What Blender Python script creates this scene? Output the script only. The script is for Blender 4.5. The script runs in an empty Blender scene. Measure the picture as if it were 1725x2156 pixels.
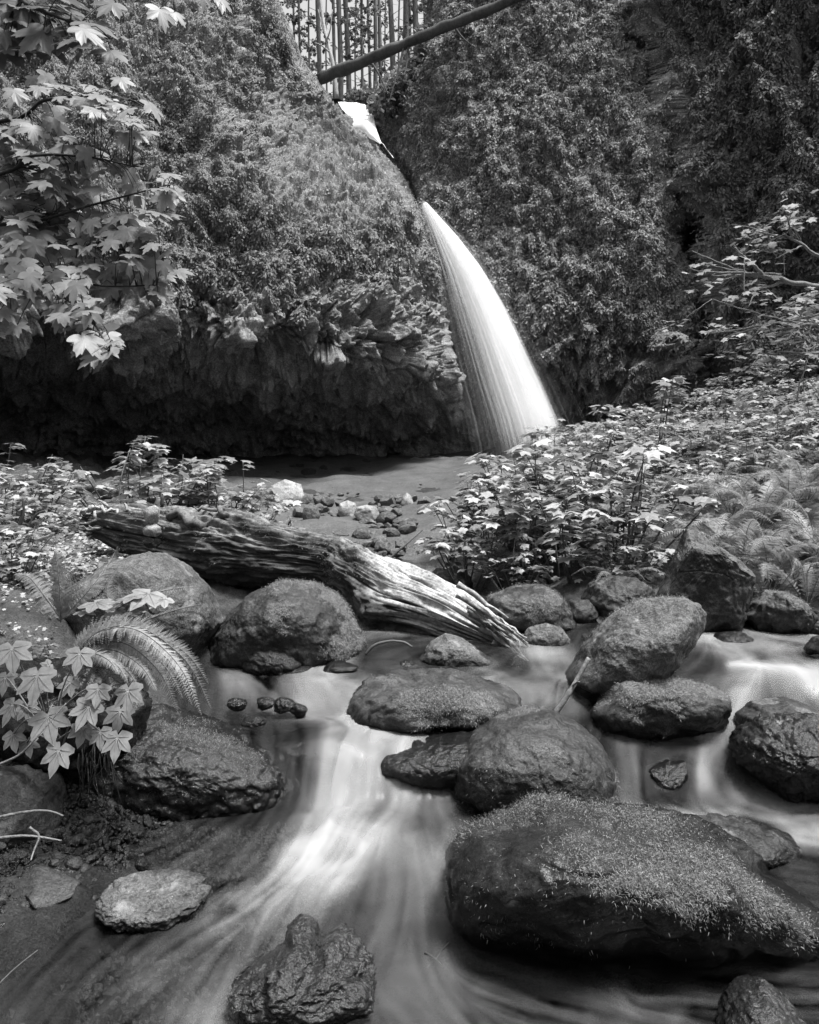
import bpy, bmesh, math
import numpy as np
from mathutils import Vector

# ------------------------------------------------------------------ camera, world, sun, exposure
FD, CX, CY, H = 1438.0, 862.5, 992.0, 1.35      # focal length, centre, eye level in units of a 1725-wide frame
K = 0.8625
scene = bpy.context.scene
cam_d = bpy.data.cameras.new('camera'); cam = bpy.data.objects.new('camera', cam_d)
scene.collection.objects.link(cam); scene.camera = cam
cam.location = (0, 0, H); cam.rotation_euler = (math.radians(90), 0, 0)
cam_d.sensor_fit = 'VERTICAL'; cam_d.sensor_height = 36; cam_d.sensor_width = 28.8
cam_d.lens = 36 * FD / 2156.0; cam_d.shift_y = -(1078 - CY) / 2156.0
cam_d.clip_start = 0.05; cam_d.clip_end = 600
SUN_EL, SUN_ROT = math.radians(72), math.radians(115)   # rotation measured from +Y (upstream)
world = bpy.data.worlds.new('World'); scene.world = world; world.use_nodes = True
wn, wl = world.node_tree.nodes, world.node_tree.links
wn.clear()
sky = wn.new('ShaderNodeTexSky'); sky.sky_type = 'NISHITA'; sky.sun_disc = False
sky.sun_elevation = SUN_EL; sky.sun_rotation = SUN_ROT; sky.air_density = 1.5; sky.dust_density = 4
bw = wn.new('ShaderNodeRGBToBW'); bg = wn.new('ShaderNodeBackground'); wo = wn.new('ShaderNodeOutputWorld')
wl.new(sky.outputs[0], bw.inputs[0]); wl.new(bw.outputs[0], bg.inputs[0]); wl.new(bg.outputs[0], wo.inputs[0])
bg.inputs[1].default_value = 0.12
sd = bpy.data.lights.new('sun', 'SUN'); sun = bpy.data.objects.new('sun', sd); scene.collection.objects.link(sun)
sd.energy = 3.4; sd.angle = math.radians(16); sd.color = (1, 1, 1)
sdir = Vector((math.sin(SUN_ROT) * math.cos(SUN_EL), math.cos(SUN_ROT) * math.cos(SUN_EL), math.sin(SUN_EL)))
sun.rotation_euler = sdir.to_track_quat('Z', 'Y').to_euler()
vs = scene.view_settings; vs.view_transform = 'Standard'; vs.look = 'None'; vs.gamma = 1; vs.exposure = 1.3
scene.cycles.use_denoising = True
scene.cycles.max_bounces = 6; scene.cycles.diffuse_bounces = 4; scene.cycles.glossy_bounces = 3
scene.cycles.transparent_max_bounces = 128; scene.cycles.transmission_bounces = 4
scene.cycles.caustics_reflective = False; scene.cycles.caustics_refractive = False

# ------------------------------------------------------------------ helpers
RNG = np.random.default_rng(7)
def P(x, y, Y):
    x, y, Y = np.broadcast_arrays(np.asarray(x, float), np.asarray(y, float), np.asarray(Y, float))
    return np.stack([(x - CX) * Y / FD, Y, H - (y - CY) * Y / FD], -1)
def hsh(ix, iy, iz, s):
    h = (ix.astype(np.int64) * 73856093) ^ (iy.astype(np.int64) * 19349663) ^ (iz.astype(np.int64) * 83492791) ^ (s * 2654435761 & 0x7fffffff)
    h = h.astype(np.uint64) & np.uint64(0xffffffff)
    h = ((h ^ (h >> np.uint64(16))) * np.uint64(0x45d9f3b)) & np.uint64(0xffffffff)
    h = ((h ^ (h >> np.uint64(16))) * np.uint64(0x45d9f3b)) & np.uint64(0xffffffff)
    h = h ^ (h >> np.uint64(16))
    return h.astype(np.float64) / 4294967295.0
def vnoise(p, s=0):
    i = np.floor(p).astype(np.int64); f = p - i; u = f * f * f * (f * (f * 6 - 15) + 10)
    r = 0
    for a in (0, 1):
        wx = u[..., 0] if a else 1 - u[..., 0]
        for b in (0, 1):
            wy = u[..., 1] if b else 1 - u[..., 1]
            for c in (0, 1):
                wz = u[..., 2] if c else 1 - u[..., 2]
                r = r + wx * wy * wz * hsh(i[..., 0] + a, i[..., 1] + b, i[..., 2] + c, s)
    return r * 2 - 1
ROT = np.array([[0.36, 0.48, -0.8], [-0.8, 0.6, 0.0], [0.48, 0.64, 0.6]])
def fbm(p, octs=4, s=0, gain=0.5):
    r = 0; a = 1.0; p = np.asarray(p, float)
    for k in range(octs):
        r = r + a * vnoise(p, s + k); p = (p @ ROT) * 2.03 + 3.7; a *= gain
    return r
def ridged(p, octs=4, s=0):
    r = 0; a = 1.0; p = np.asarray(p, float)
    for k in range(octs):
        r = r + a * (1 - 2 * np.abs(vnoise(p, s + k))); p = (p @ ROT) * 2.1 + 1.3; a *= 0.5
    return r
def worley(p, s=0, facet=False):
    i = np.floor(p).astype(np.int64); f = p - i
    n = p.shape[:-1]; d1 = np.full(n, 9.0); d2 = np.full(n, 9.0); cid = np.zeros(n); tl = np.zeros(n)
    for a in (-1, 0, 1):
        for b in (-1, 0, 1):
            for c in (-1, 0, 1):
                x, y, z = i[..., 0] + a, i[..., 1] + b, i[..., 2] + c
                q0 = hsh(x, y, z, s); q1 = hsh(x, y, z, s + 11); q2 = hsh(x, y, z, s + 23)
                ex, ey, ez = a + q0 - f[..., 0], b + q1 - f[..., 1], c + q2 - f[..., 2]; d = ex ** 2 + ey ** 2 + ez ** 2; hc = hsh(x, y, z, s + 37)
                m = d < d1
                d2 = np.where(m, d1, np.minimum(d2, d)); cid = np.where(m, hc, cid); tl = np.where(m, ex * (hc * 57.3 % 1 - .5) + ey * (hc * 131.7 % 1 - .5) + ez * (hc * 311.9 % 1 - .5), tl); d1 = np.where(m, d, d1)
    if facet: return np.sqrt(d1), np.sqrt(d2), cid, tl
    return np.sqrt(d1), np.sqrt(d2), cid
def sstep(a, b, x):
    t = np.clip((x - a) / (b - a), 0, 1); return t * t * (3 - 2 * t)
def unit(v):
    return v / (np.linalg.norm(v, axis=-1, keepdims=True) + 1e-9)
def tps(pts):
    pts = np.asarray(pts, float); X = pts[:, :2]; z = pts[:, 2]; n = len(X)
    sc = 1.0 / (X.max(0) - X.min(0)).max(); X = X * sc
    def ker(r): return r
    A = np.zeros((n + 3, n + 3)); A[:n, :n] = ker(np.linalg.norm(X[:, None] - X[None], axis=-1))
    A[:n, n:] = np.c_[np.ones(n), X]; A[n:, :n] = A[:n, n:].T
    w = np.linalg.solve(A + 1e-9 * np.eye(n + 3), np.r_[z, 0, 0, 0])
    def f(x, y):
        x, y = np.broadcast_arrays(np.asarray(x, float) * sc, np.asarray(y, float) * sc)
        r = w[n] + w[n + 1] * x + w[n + 2] * y
        for k in range(n): r = r + w[k] * np.sqrt((x - X[k, 0]) ** 2 + (y - X[k, 1]) ** 2 + 2e-4)
        return r
    return f

def tag(o, label=None, cat=None, group=None, kind=None):
    if label: o['label'] = label
    if cat: o['category'] = cat
    if group: o['group'] = group
    if kind: o['kind'] = kind
    return o
def mesh_np(name, V, F, attrs=None, smooth=True):
    me = bpy.data.meshes.new(name); V = np.asarray(V, np.float32).reshape(-1, 3)
    groups = F if isinstance(F, list) else [F]
    groups = [np.asarray(g, np.int32) for g in groups if len(g)]
    nf = sum(len(g) for g in groups); idx = np.concatenate([g.ravel() for g in groups])
    tot = np.concatenate([np.full(len(g), g.shape[1], np.int32) for g in groups])
    me.vertices.add(len(V)); me.vertices.foreach_set('co', V.ravel())
    me.loops.add(len(idx)); me.loops.foreach_set('vertex_index', idx)
    me.polygons.add(nf); me.polygons.foreach_set('loop_start', np.r_[0, np.cumsum(tot)[:-1]].astype(np.int32))
    me.polygons.foreach_set('loop_total', tot)
    me.polygons.foreach_set('use_smooth', np.full(nf, smooth))
    for k, a in (attrs or {}).items():
        at = me.attributes.new(k, 'FLOAT', 'POINT'); at.data.foreach_set('value', np.asarray(a, np.float32).ravel())
    me.update(calc_edges=True)
    return me
def obj(name, V, F, mat, origin=(0, 0, 0), parent=None, attrs=None, smooth=True):
    """one mesh object; V in world metres. A child shares its root's origin."""
    if parent is not None: origin = parent.get('_o', (0, 0, 0))
    origin = np.asarray(origin, float)
    me = mesh_np(name, np.asarray(V) - origin, F, attrs, smooth)
    me.materials.append(mat)
    o = bpy.data.objects.new(name, me); scene.collection.objects.link(o)
    if parent is not None: o.parent = parent
    else: o.location = origin; o['_o'] = list(origin)
    return o
def empty(name, loc):
    o = bpy.data.objects.new(name, None); scene.collection.objects.link(o); o.location = [float(c) for c in loc]
    o.empty_display_size = 0.1; o['_o'] = [float(c) for c in loc]; return o
def grid_faces(ny, nx):
    i = np.arange(ny - 1)[:, None] * nx + np.arange(nx - 1)[None]
    return np.stack([i, i + 1, i + nx + 1, i + nx], -1).reshape(-1, 4)
def grid_normals(Pg):
    du = np.gradient(Pg, axis=1); dv = np.gradient(Pg, axis=0)
    return unit(np.cross(dv, du))
class Geo:
    """collects pieces of geometry for ONE mesh object"""
    def __init__(s): s.V = []; s.T = []; s.Q = []; s.A = []; s.n = 0
    def add(s, V, T=None, Q=None, a=None):
        V = np.asarray(V, float).reshape(-1, 3)
        if T is not None and len(T): s.T.append(np.asarray(T) + s.n)
        if Q is not None and len(Q): s.Q.append(np.asarray(Q) + s.n)
        s.V.append(V); s.A.append(np.full(len(V), 0.5) if a is None else np.broadcast_to(a, len(V))); s.n += len(V)
    def data(s):
        F = []
        if s.T: F.append(np.concatenate(s.T))
        if s.Q: F.append(np.concatenate(s.Q))
        return np.concatenate(s.V), F, {'rnd': np.concatenate(s.A)}
    def build(s, name, mat, origin=(0, 0, 0), parent=None, smooth=True):
        V, F, A = s.data(); return obj(name, V, F, mat, origin, parent, A, smooth)
def tube(g, pts, rad, n=8, a=0.5, rough=0.0, seed=0):
    pts = np.asarray(pts, float); m = len(pts); rad = np.broadcast_to(np.asarray(rad, float), m)
    T = unit(np.gradient(pts, axis=0)); ref = np.array([0, 0, 1.0]) if abs(T[0, 2]) < .9 else np.array([1.0, 0, 0])
    U = unit(np.cross(T, ref)); W = np.cross(T, U); th = np.arange(n) * 2 * np.pi / n
    V = pts[:, None] + rad[:, None, None] * (np.cos(th)[None, :, None] * U[:, None] + np.sin(th)[None, :, None] * W[:, None])
    if rough: V += (V - pts[:, None]) * (rough * fbm(V * (0.5 / max(rad.max(), 1e-4)), 3, seed))[..., None]
    V = np.concatenate([V.reshape(-1, 3), pts[[0, -1]]])
    i = np.arange(m - 1)[:, None] * n + np.arange(n)[None]; j = np.arange(m - 1)[:, None] * n + (np.arange(n)[None] + 1) % n
    Q = np.stack([i, j, j + n, i + n], -1).reshape(-1, 4)
    k = np.arange(n); T0 = np.stack([np.full(n, m * n), (k + 1) % n, k], -1)
    T1 = np.stack([np.full(n, m * n + 1), (m - 1) * n + k, (m - 1) * n + (k + 1) % n], -1)
    g.add(V, np.concatenate([T0, T1]), Q, a)
def spline(ctrl, n):
    c = np.asarray(ctrl, float); t = np.linspace(0, len(c) - 1, n); i = np.clip(t.astype(int), 0, len(c) - 2); f = (t - i)[:, None]
    p0 = c[np.maximum(i - 1, 0)]; p1 = c[i]; p2 = c[i + 1]; p3 = c[np.minimum(i + 2, len(c) - 1)]
    return 0.5 * (2 * p1 + (p2 - p0) * f + (2 * p0 - 5 * p1 + 4 * p2 - p3) * f ** 2 + (3 * p1 - p0 - 3 * p2 + p3) * f ** 3)
def stamp(g, tv, tf, pos, T, N, size, a=None):
    """copies of a template (tip +y, normal +z) stamped at pos"""
    T = unit(T); B = unit(np.cross(T, N)); N = np.cross(B, T)
    size = np.broadcast_to(size, len(pos))[:, None, None]
    V = pos[:, None] + size * (tv[None, :, 0:1] * B[:, None] + tv[None, :, 1:2] * T[:, None] + tv[None, :, 2:3] * N[:, None])
    F = tf[None] + (np.arange(len(pos)) * len(tv))[:, None, None]
    a = RNG.random(len(pos)) if a is None else a
    g.add(V.reshape(-1, 3), T=F.reshape(-1, 3), a=np.repeat(a, len(tv)))

# ------------------------------------------------------------------ materials (all neutral grey: the photograph is black and white)
def nodes(name):
    m = bpy.data.materials.new(name); m.use_nodes = True; nt = m.node_tree; nt.nodes.clear()
    out = nt.nodes.new('ShaderNodeOutputMaterial'); return m, nt, out
def N_(nt, t, **kw):
    n = nt.nodes.new(t)
    for k, v in kw.items():
        if k.startswith('i_'):
            key = k[2:]; key = int(key) if key.isdigit() else key.replace('_', ' ')
            n.inputs[key].default_value = v
        else: setattr(n, k, v)
    return n
def math_(nt, op, a, b=None, clamp=False):
    n = nt.nodes.new('ShaderNodeMath'); n.operation = op; n.use_clamp = clamp
    for i, v in enumerate((a, b)):
        if v is None: continue
        if isinstance(v, (int, float)): n.inputs[i].default_value = v
        else: nt.links.new(v, n.inputs[i])
    return n.outputs[0]
def mixf(nt, f, a, b):
    n = nt.nodes.new('ShaderNodeMix'); n.data_type = 'FLOAT'
    for i, v in zip((0, 2, 3), (f, a, b)):
        if isinstance(v, (int, float)): n.inputs[i].default_value = v
        else: nt.links.new(v, n.inputs[i])
    return n.outputs[0]
def rng_(nt, v, a, b, c, d):
    n = nt.nodes.new('ShaderNodeMapRange'); n.inputs[1].default_value = a; n.inputs[2].default_value = b
    n.inputs[3].default_value = c; n.inputs[4].default_value = d; nt.links.new(v, n.inputs[0]); return n.outputs[0]
def noise_(nt, co, scale, detail=4, rough=0.6):
    n = N_(nt, 'ShaderNodeTexNoise', i_Scale=scale, i_Detail=detail, i_Roughness=rough); nt.links.new(co, n.inputs['Vector']); return n.outputs[0]
def attr_(nt, name):
    n = nt.nodes.new('ShaderNodeAttribute'); n.attribute_name = name; return n.outputs['Fac']
def rock_mat(name, lo=0.05, hi=0.2, sc=1.0, rough=0.6, bump=0.6, bd=0.02, mosscol=0.16, wetr=0.22, spots=0.0, spec=0.5):
    m, nt, out = nodes(name); co = nt.nodes.new('ShaderNodeNewGeometry').outputs['Position']
    n1 = noise_(nt, co, 3 * sc, 6, .65); n2 = noise_(nt, co, 22 * sc, 5, .7); n3 = noise_(nt, co, 90 * sc, 3, .7)
    c = mixf(nt, rng_(nt, math_(nt, 'ADD', math_(nt, 'MULTIPLY', n1, .6), math_(nt, 'MULTIPLY', n2, .4)), .36, .64, 0, 1), lo, hi)
    c = math_(nt, 'MULTIPLY', c, rng_(nt, n3, .32, .68, .45, 1.6)); n4 = noise_(nt, co, 210 * sc, 2, .6)
    if sc > 1: c = mixf(nt, math_(nt, 'MULTIPLY', rng_(nt, n4, .64, .70, 0, 1), rng_(nt, n2, .45, .6, 0, 1)), c, hi * 3.0)
    if spots:
        sp = rng_(nt, noise_(nt, co, 9 * sc, 3, .5), .62, .68, 0, spots); c = mixf(nt, sp, c, hi * 2.0)
    moss = attr_(nt, 'moss'); wet = attr_(nt, 'wet')
    mc = math_(nt, 'MULTIPLY', mosscol, rng_(nt, n3, .3, .7, .35, 1.5)); mc = math_(nt, 'MULTIPLY', mc, rng_(nt, n2, .3, .7, .6, 1.4))
    c = mixf(nt, moss, c, mc)
    c = math_(nt, 'MULTIPLY', c, rng_(nt, wet, 0, 1, 1, .35))
    comb = N_(nt, 'ShaderNodeCombineColor')
    for k in range(3): nt.links.new(c, comb.inputs[k])
    b = N_(nt, 'ShaderNodeBsdfPrincipled'); nt.links.new(comb.outputs[0], b.inputs['Base Color'])
    nt.links.new(mixf(nt, wet, rough, wetr), b.inputs['Roughness']); b.inputs['Specular IOR Level'].default_value = spec
    hgt = math_(nt, 'ADD', math_(nt, 'MULTIPLY', n2, .7), math_(nt, 'MULTIPLY', n3, mixf(nt, moss, .16, .6)))
    hgt = math_(nt, 'ADD', hgt, math_(nt, 'MULTIPLY', n1, .8)); hgt = math_(nt, 'ADD', hgt, math_(nt, 'MULTIPLY', n4, .14))
    bp = N_(nt, 'ShaderNodeBump', i_Strength=bump, i_Distance=bd); nt.links.new(hgt, bp.inputs['Height']); nt.links.new(bp.outputs[0], b.inputs['Normal'])
    nt.links.new(b.outputs[0], out.inputs[0]); return m
def leaf_mat(name, col=0.3, var=0.5, trans=0.35, rough=0.5):
    m, nt, out = nodes(name); r = attr_(nt, 'rnd')
    co = nt.nodes.new('ShaderNodeNewGeometry').outputs['Position']
    c = math_(nt, 'MULTIPLY', rng_(nt, r, 0, 1, col * (1 - var), col * (1 + var)), rng_(nt, noise_(nt, co, 30, 3, .6), .3, .7, .75, 1.2))
    comb = N_(nt, 'ShaderNodeCombineColor')
    for k in range(3): nt.links.new(c, comb.inputs[k])
    b = N_(nt, 'ShaderNodeBsdfPrincipled', i_Roughness=rough); nt.links.new(comb.outputs[0], b.inputs['Base Color']); b.inputs['Specular IOR Level'].default_value = .35
    t = N_(nt, 'ShaderNodeBsdfTranslucent'); nt.links.new(comb.outputs[0], t.inputs[0])
    mx = N_(nt, 'ShaderNodeMixShader', i_0=trans); nt.links.new(b.outputs[0], mx.inputs[1]); nt.links.new(t.outputs[0], mx.inputs[2])
    nt.links.new(mx.outputs[0], out.inputs[0]); return m
def wood_mat(name, lo, hi, sc=1.0, rough=0.7, stretch=(1, 1, 1), bd=.01):
    m, nt, out = nodes(name); co = nt.nodes.new('ShaderNodeNewGeometry').outputs['Position']
    mp = N_(nt, 'ShaderNodeMapping'); mp.inputs['Scale'].default_value = stretch; nt.links.new(co, mp.inputs[0])
    n1 = noise_(nt, mp.outputs[0], 6 * sc, 6, .7); n2 = noise_(nt, mp.outputs[0], 40 * sc, 4, .7); r = attr_(nt, 'rnd')
    c = mixf(nt, rng_(nt, math_(nt, 'ADD', math_(nt, 'MULTIPLY', n1, .5), math_(nt, 'MULTIPLY', n2, .5)), .38, .62, 0, 1), lo, hi)
    c = math_(nt, 'MULTIPLY', c, rng_(nt, r, 0, 1, .12, 1.7))
    comb = N_(nt, 'ShaderNodeCombineColor')
    for k in range(3): nt.links.new(c, comb.inputs[k])
    b = N_(nt, 'ShaderNodeBsdfPrincipled', i_Roughness=rough); nt.links.new(comb.outputs[0], b.inputs['Base Color']); b.inputs['Specular IOR Level'].default_value = .3
    bp = N_(nt, 'ShaderNodeBump', i_Strength=.7, i_Distance=bd); nt.links.new(math_(nt, 'ADD', n1, n2), bp.inputs['Height']); nt.links.new(bp.outputs[0], b.inputs['Normal'])
    nt.links.new(b.outputs[0], out.inputs[0]); return m
def water_mat():
    m, nt, out = nodes('stream_water'); foam = attr_(nt, 'foam'); co = nt.nodes.new('ShaderNodeNewGeometry').outputs['Position']
    gl = N_(nt, 'ShaderNodeBsdfGlossy', i_Roughness=.22); gl.inputs[0].default_value = (.5, .5, .5, 1)
    tr = N_(nt, 'ShaderNodeBsdfTransparent'); tr.inputs[0].default_value = (.7, .7, .7, 1)
    fr = N_(nt, 'ShaderNodeFresnel', i_IOR=1.33)
    m1 = N_(nt, 'ShaderNodeMixShader'); nt.links.new(fr.outputs[0], m1.inputs[0]); nt.links.new(tr.outputs[0], m1.inputs[1]); nt.links.new(gl.outputs[0], m1.inputs[2])
    fo = N_(nt, 'ShaderNodeBsdfPrincipled', i_Roughness=.6); fo.inputs['Base Color'].default_value = (.85, .85, .85, 1); fo.inputs['Specular IOR Level'].default_value = .3
    m2 = N_(nt, 'ShaderNodeMixShader'); nt.links.new(foam, m2.inputs[0]); nt.links.new(m1.outputs[0], m2.inputs[1]); nt.links.new(fo.outputs[0], m2.inputs[2])
    nt.links.new(m2.outputs[0], out.inputs[0]); return m
def fall_mat(thin=False):
    m, nt, out = nodes('falling_water'); d = N_(nt, 'ShaderNodeBsdfDiffuse'); d.inputs[0].default_value = (.97, .97, .97, 1)
    t = N_(nt, 'ShaderNodeBsdfTranslucent'); t.inputs[0].default_value = (.97, .97, .97, 1)
    mx = N_(nt, 'ShaderNodeMixShader', i_0=.5); nt.links.new(d.outputs[0], mx.inputs[1]); nt.links.new(t.outputs[0], mx.inputs[2])
    if thin:
        tr = N_(nt, 'ShaderNodeBsdfTransparent'); m2 = N_(nt, 'ShaderNodeMixShader'); nt.links.new(attr_(nt, 'al'), m2.inputs[0]); nt.links.new(tr.outputs[0], m2.inputs[1]); nt.links.new(mx.outputs[0], m2.inputs[2]); mx = m2
    nt.links.new(mx.outputs[0], out.inputs[0]); return m
M = dict(
    cliff=rock_mat('mossy_cliff', .08, .26, .35, .8, .9, .08, .17, .22, 0, .2),
    cliff_dark=rock_mat('shaded_basalt', .04, .13, .35, .75, .8, .08, .13),
    boulder=rock_mat('river_stone', .010, .055, 1.3, .34, .8, .018, .11, .14, .35, .2),
    pale=rock_mat('pale_stone', .028, .135, 1.3, .55, 1.0, .022, .15, .25, .5, .12),
    light=rock_mat('light_stone', .12, .3, 1.3, .6, .8, .015, .13),
    dark=rock_mat('dark_wet_stone', .004, .020, 1.3, .22, .5, .014, .03, .12, .3, .28),
    jag=rock_mat('wet_basalt', .005, .032, 1.8, .18, .6, .02, .04, .1, .35, .36),
    ground=rock_mat('forest_soil', .015, .05, 1.5, .85, .8, .03, .09, .22, 0, .15),
    sand=rock_mat('basin_sand', .06, .11, .6, .9, .4, .02, .14, .22, 0, .1),
    moss=leaf_mat('moss_blades', .15, .8, .3, .45),
    ivy=leaf_mat('cliff_leaves', .21, .45, .2, .8),
    leaf=leaf_mat('shrub_leaves', .30, .6, .35, .45),
    maple=leaf_mat('maple_leaves', .2, .35, .4, .45),
    club=leaf_mat('broad_leaves', .24, .3, .3, .45),
    fern=leaf_mat('fern_leaflets', .25, .35, .35, .5),
    stem=wood_mat('plant_stems', .05, .14, 2),
    bark=wood_mat('conifer_bark', .045, .13, .5, .9, (1, 1, .3)),
    needles=leaf_mat('conifer_needles', .14, .5, .3, .6),
    dead=wood_mat('dead_log_wood', .07, .30, 1, .75, (1, 1, 1)),
    twig=wood_mat('pale_twigs', .10, .24, 2),
    water=water_mat(), fall=fall_mat(), spray=fall_mat(True))

# ------------------------------------------------------------------ cliffs
def edge(pts):
    p = np.array(pts, float) * K; return lambda y: np.interp(y, p[:, 1], p[:, 0])
def cliff_sheet(name, left, right, y0, y1, nx, ny, D, disp, mat, curl=(0, 0)):
    y = np.linspace(y0, y1, ny) * K; u = np.linspace(0, 1, nx)
    L = left(y); R = right(y); X = L[:, None] + (R - L)[:, None] * u[None]; Yp = np.repeat(y[:, None], nx, 1)
    d = D(X / K, Yp / K)
    if curl[0]: d = d + curl[0] * (1 - sstep(0, .035, u))[None] ** 2
    if curl[1]: d = d + curl[1] * sstep(.965, 1, u)[None] ** 2
    G = P(X, Yp, d); Nn = grid_normals(G)
    amt, moss = disp(G, X / K, Yp / K, Nn)
    G2 = G + Nn * amt[..., None]
    wet = np.zeros(G.shape[:2])
    o = obj(name, G2.reshape(-1, 3), grid_faces(ny, nx), mat, attrs={'moss': moss, 'wet': wet})
    tag(o, kind='structure'); return o, G2, grid_normals(G2), X / K, Yp / K
A_pts = [(-300,-100,14),(-300,400,10.5),(-300,700,9.5),(-300,800,11),(-300,1000,16),(-300,1160,17),
 (-100,-100,16),(0,0,15.5),(300,0,17),(500,0,19.5),(640,-100,25),(680,0,24),(740,150,25),(830,250,27.5),(940,370,24),(1030,490,21),
 (500,100,17.5),(540,200,16.5),(560,300,16),(610,400,15.6),(680,470,15.5),(760,520,15.8),(880,540,16.8),(960,545,18.2),
 (600,180,21),(620,280,20),(660,200,23.5),(700,300,23),(680,380,19.5),(750,400,21),(850,420,21.6),(760,470,18),(850,490,18.6),(950,480,19.6),
 (700,600,15.3),(900,650,16.5),(1050,700,18.6),(400,400,15),(200,400,13.8),(0,400,12.3),(400,650,13.5),(0,650,11),(600,700,14.2),
 (0,730,10.6),(0,800,12.6),(300,800,12.4),(600,850,13.6),(850,900,15.2),(1050,950,17.2),(0,900,15.3),(0,1000,16.8),(0,1110,17.5),(300,920,15.5),(300,1020,17.6),(300,1120,18.6),
 (600,930,16.3),(600,1010,18.6),(600,1125,20),(850,960,17.4),(850,1040,19.6),(850,1130,20.6),(1050,1000,19.4),(1060,1060,20.6),(1080,1135,21.4),(1200,1040,21.5),(1220,1135,22)]
DA = tps(A_pts)
A_EDGE = lambda y: np.interp(y, [-100, 0, 150, 230, 300, 370, 450, 500, 560, 700, 900, 1050, 1180], [640, 680, 740, 800, 870, 940, 1005, 1035, 1062, 1095, 1125, 1200, 1300])
def LIT_SLOPE(x, y):
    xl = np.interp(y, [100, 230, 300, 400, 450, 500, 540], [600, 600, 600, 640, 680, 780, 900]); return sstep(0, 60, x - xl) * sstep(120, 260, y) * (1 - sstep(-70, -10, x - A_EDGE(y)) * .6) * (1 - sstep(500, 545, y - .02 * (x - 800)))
def dispA(G, x, y, Nn):
    brow = sstep(600, 760, y + .04 * (600 - x)) ; cave = sstep(850, 950, y - .06 * (x - 500))
    amt = fbm(G * .55, 3, 1) * .38 * (1 - .5 * cave) + fbm(G * np.array([2.2, 2.2, 1.1]), 4, 5) * .26 + ridged(G * np.array([3.4, 3.4, 2.2]) + fbm(G * 2, 2, 6)[..., None] * .5, 3, 7) * .085 * (1 - cave)
    f1, f2, cid, tl = worley(G * np.array([1.9, 1.9, 1.5]) + fbm(G * 1.5, 2, 3)[..., None] * .2, 9, True)
    cols = (cid - .5) * .4 + tl * .8 + fbm(G * 6, 3, 17) * .05 - .12 * sstep(.08, 0, f2 - f1)
    e1, e2, eid, el = worley(G * np.array([4.4, 4.4, 3.0]) + fbm(G * 3, 2, 4)[..., None] * .2, 19, True)
    amt = amt + brow * (cols + (eid - .5) * .16 + el * .42) * (1 - .72 * cave)
    g1, g2, gid = worley(G * np.array([4.2, 4, 3.4]), 31)
    amt = amt + ((gid - .5) * .16 + (.45 - g1) * .2) * (1 - brow)
    amt = amt * (1 - .9 * sstep(-70, 0, x - A_EDGE(y)))
    amt = amt + ridged(G * np.array([7, 7, 4.5]), 3, 15) * .035
    ledge = np.exp(-((y - (470 + .12 * (x - 600))) / 90) ** 2) * sstep(560, 640, x)
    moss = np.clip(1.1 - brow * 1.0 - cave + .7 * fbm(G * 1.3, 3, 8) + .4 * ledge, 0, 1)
    slope = LIT_SLOPE(x, y); moss = np.clip(moss * .55 + 1.3 * slope, 0, 1.6)  # mossy slope; its lit brightness is painted in through the moss value
    return amt, moss
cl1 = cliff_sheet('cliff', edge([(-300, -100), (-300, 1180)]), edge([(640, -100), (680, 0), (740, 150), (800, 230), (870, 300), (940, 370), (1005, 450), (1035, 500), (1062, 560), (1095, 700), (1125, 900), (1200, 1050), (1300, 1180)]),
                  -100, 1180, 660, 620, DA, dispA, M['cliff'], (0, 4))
B_pts = [(1060,-100,27),(1060,0,26),(1000,170,26),(930,240,28),(900,300,28),(950,370,26),(1020,430,24),(1040,520,22.5),(1100,200,23),(1200,0,24),(1400,0,22),(1540,0,21),(1540,-100,21.5),
 (1100,550,21.5),(1300,300,21),(1300,600,20),(1120,760,20.6),(1300,800,19.4),(1350,870,19.2),(1350,960,21),(1350,1100,24),(1100,900,21.5),(1100,1100,25),(1550,300,19.5),(1600,500,19),(1640,700,18.5),(1660,880,18.2),(1600,960,19),
 (1600,100,20),(1750,0,18.5),(1700,250,18.5),(1850,200,17.4),(2000,0,16.6),(2000,300,16),(1800,500,17.4),(2000,600,15.6),(1800,800,17),(2000,850,15.6),(2300,0,14.5),(2300,800,13.5),(2300,-100,14.5),(1800,1100,17.5),(2300,1100,13.5)]
DB0 = tps(B_pts)
crev = lambda y: np.interp(y, [-100, 60, 250, 420, 620, 800, 920, 1150], [1520, 1560, 1612, 1645, 1682, 1705, 1722, 1740])
def DB(x, y):
    d = x - crev(y); return DB0(x, y) + 3.0 * np.exp(-(d / 18) ** 2) + 1.0 * sstep(-90, 0, d) * (1 - sstep(0, 60, d)) + .4 * sstep(0, 20, d)
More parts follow.
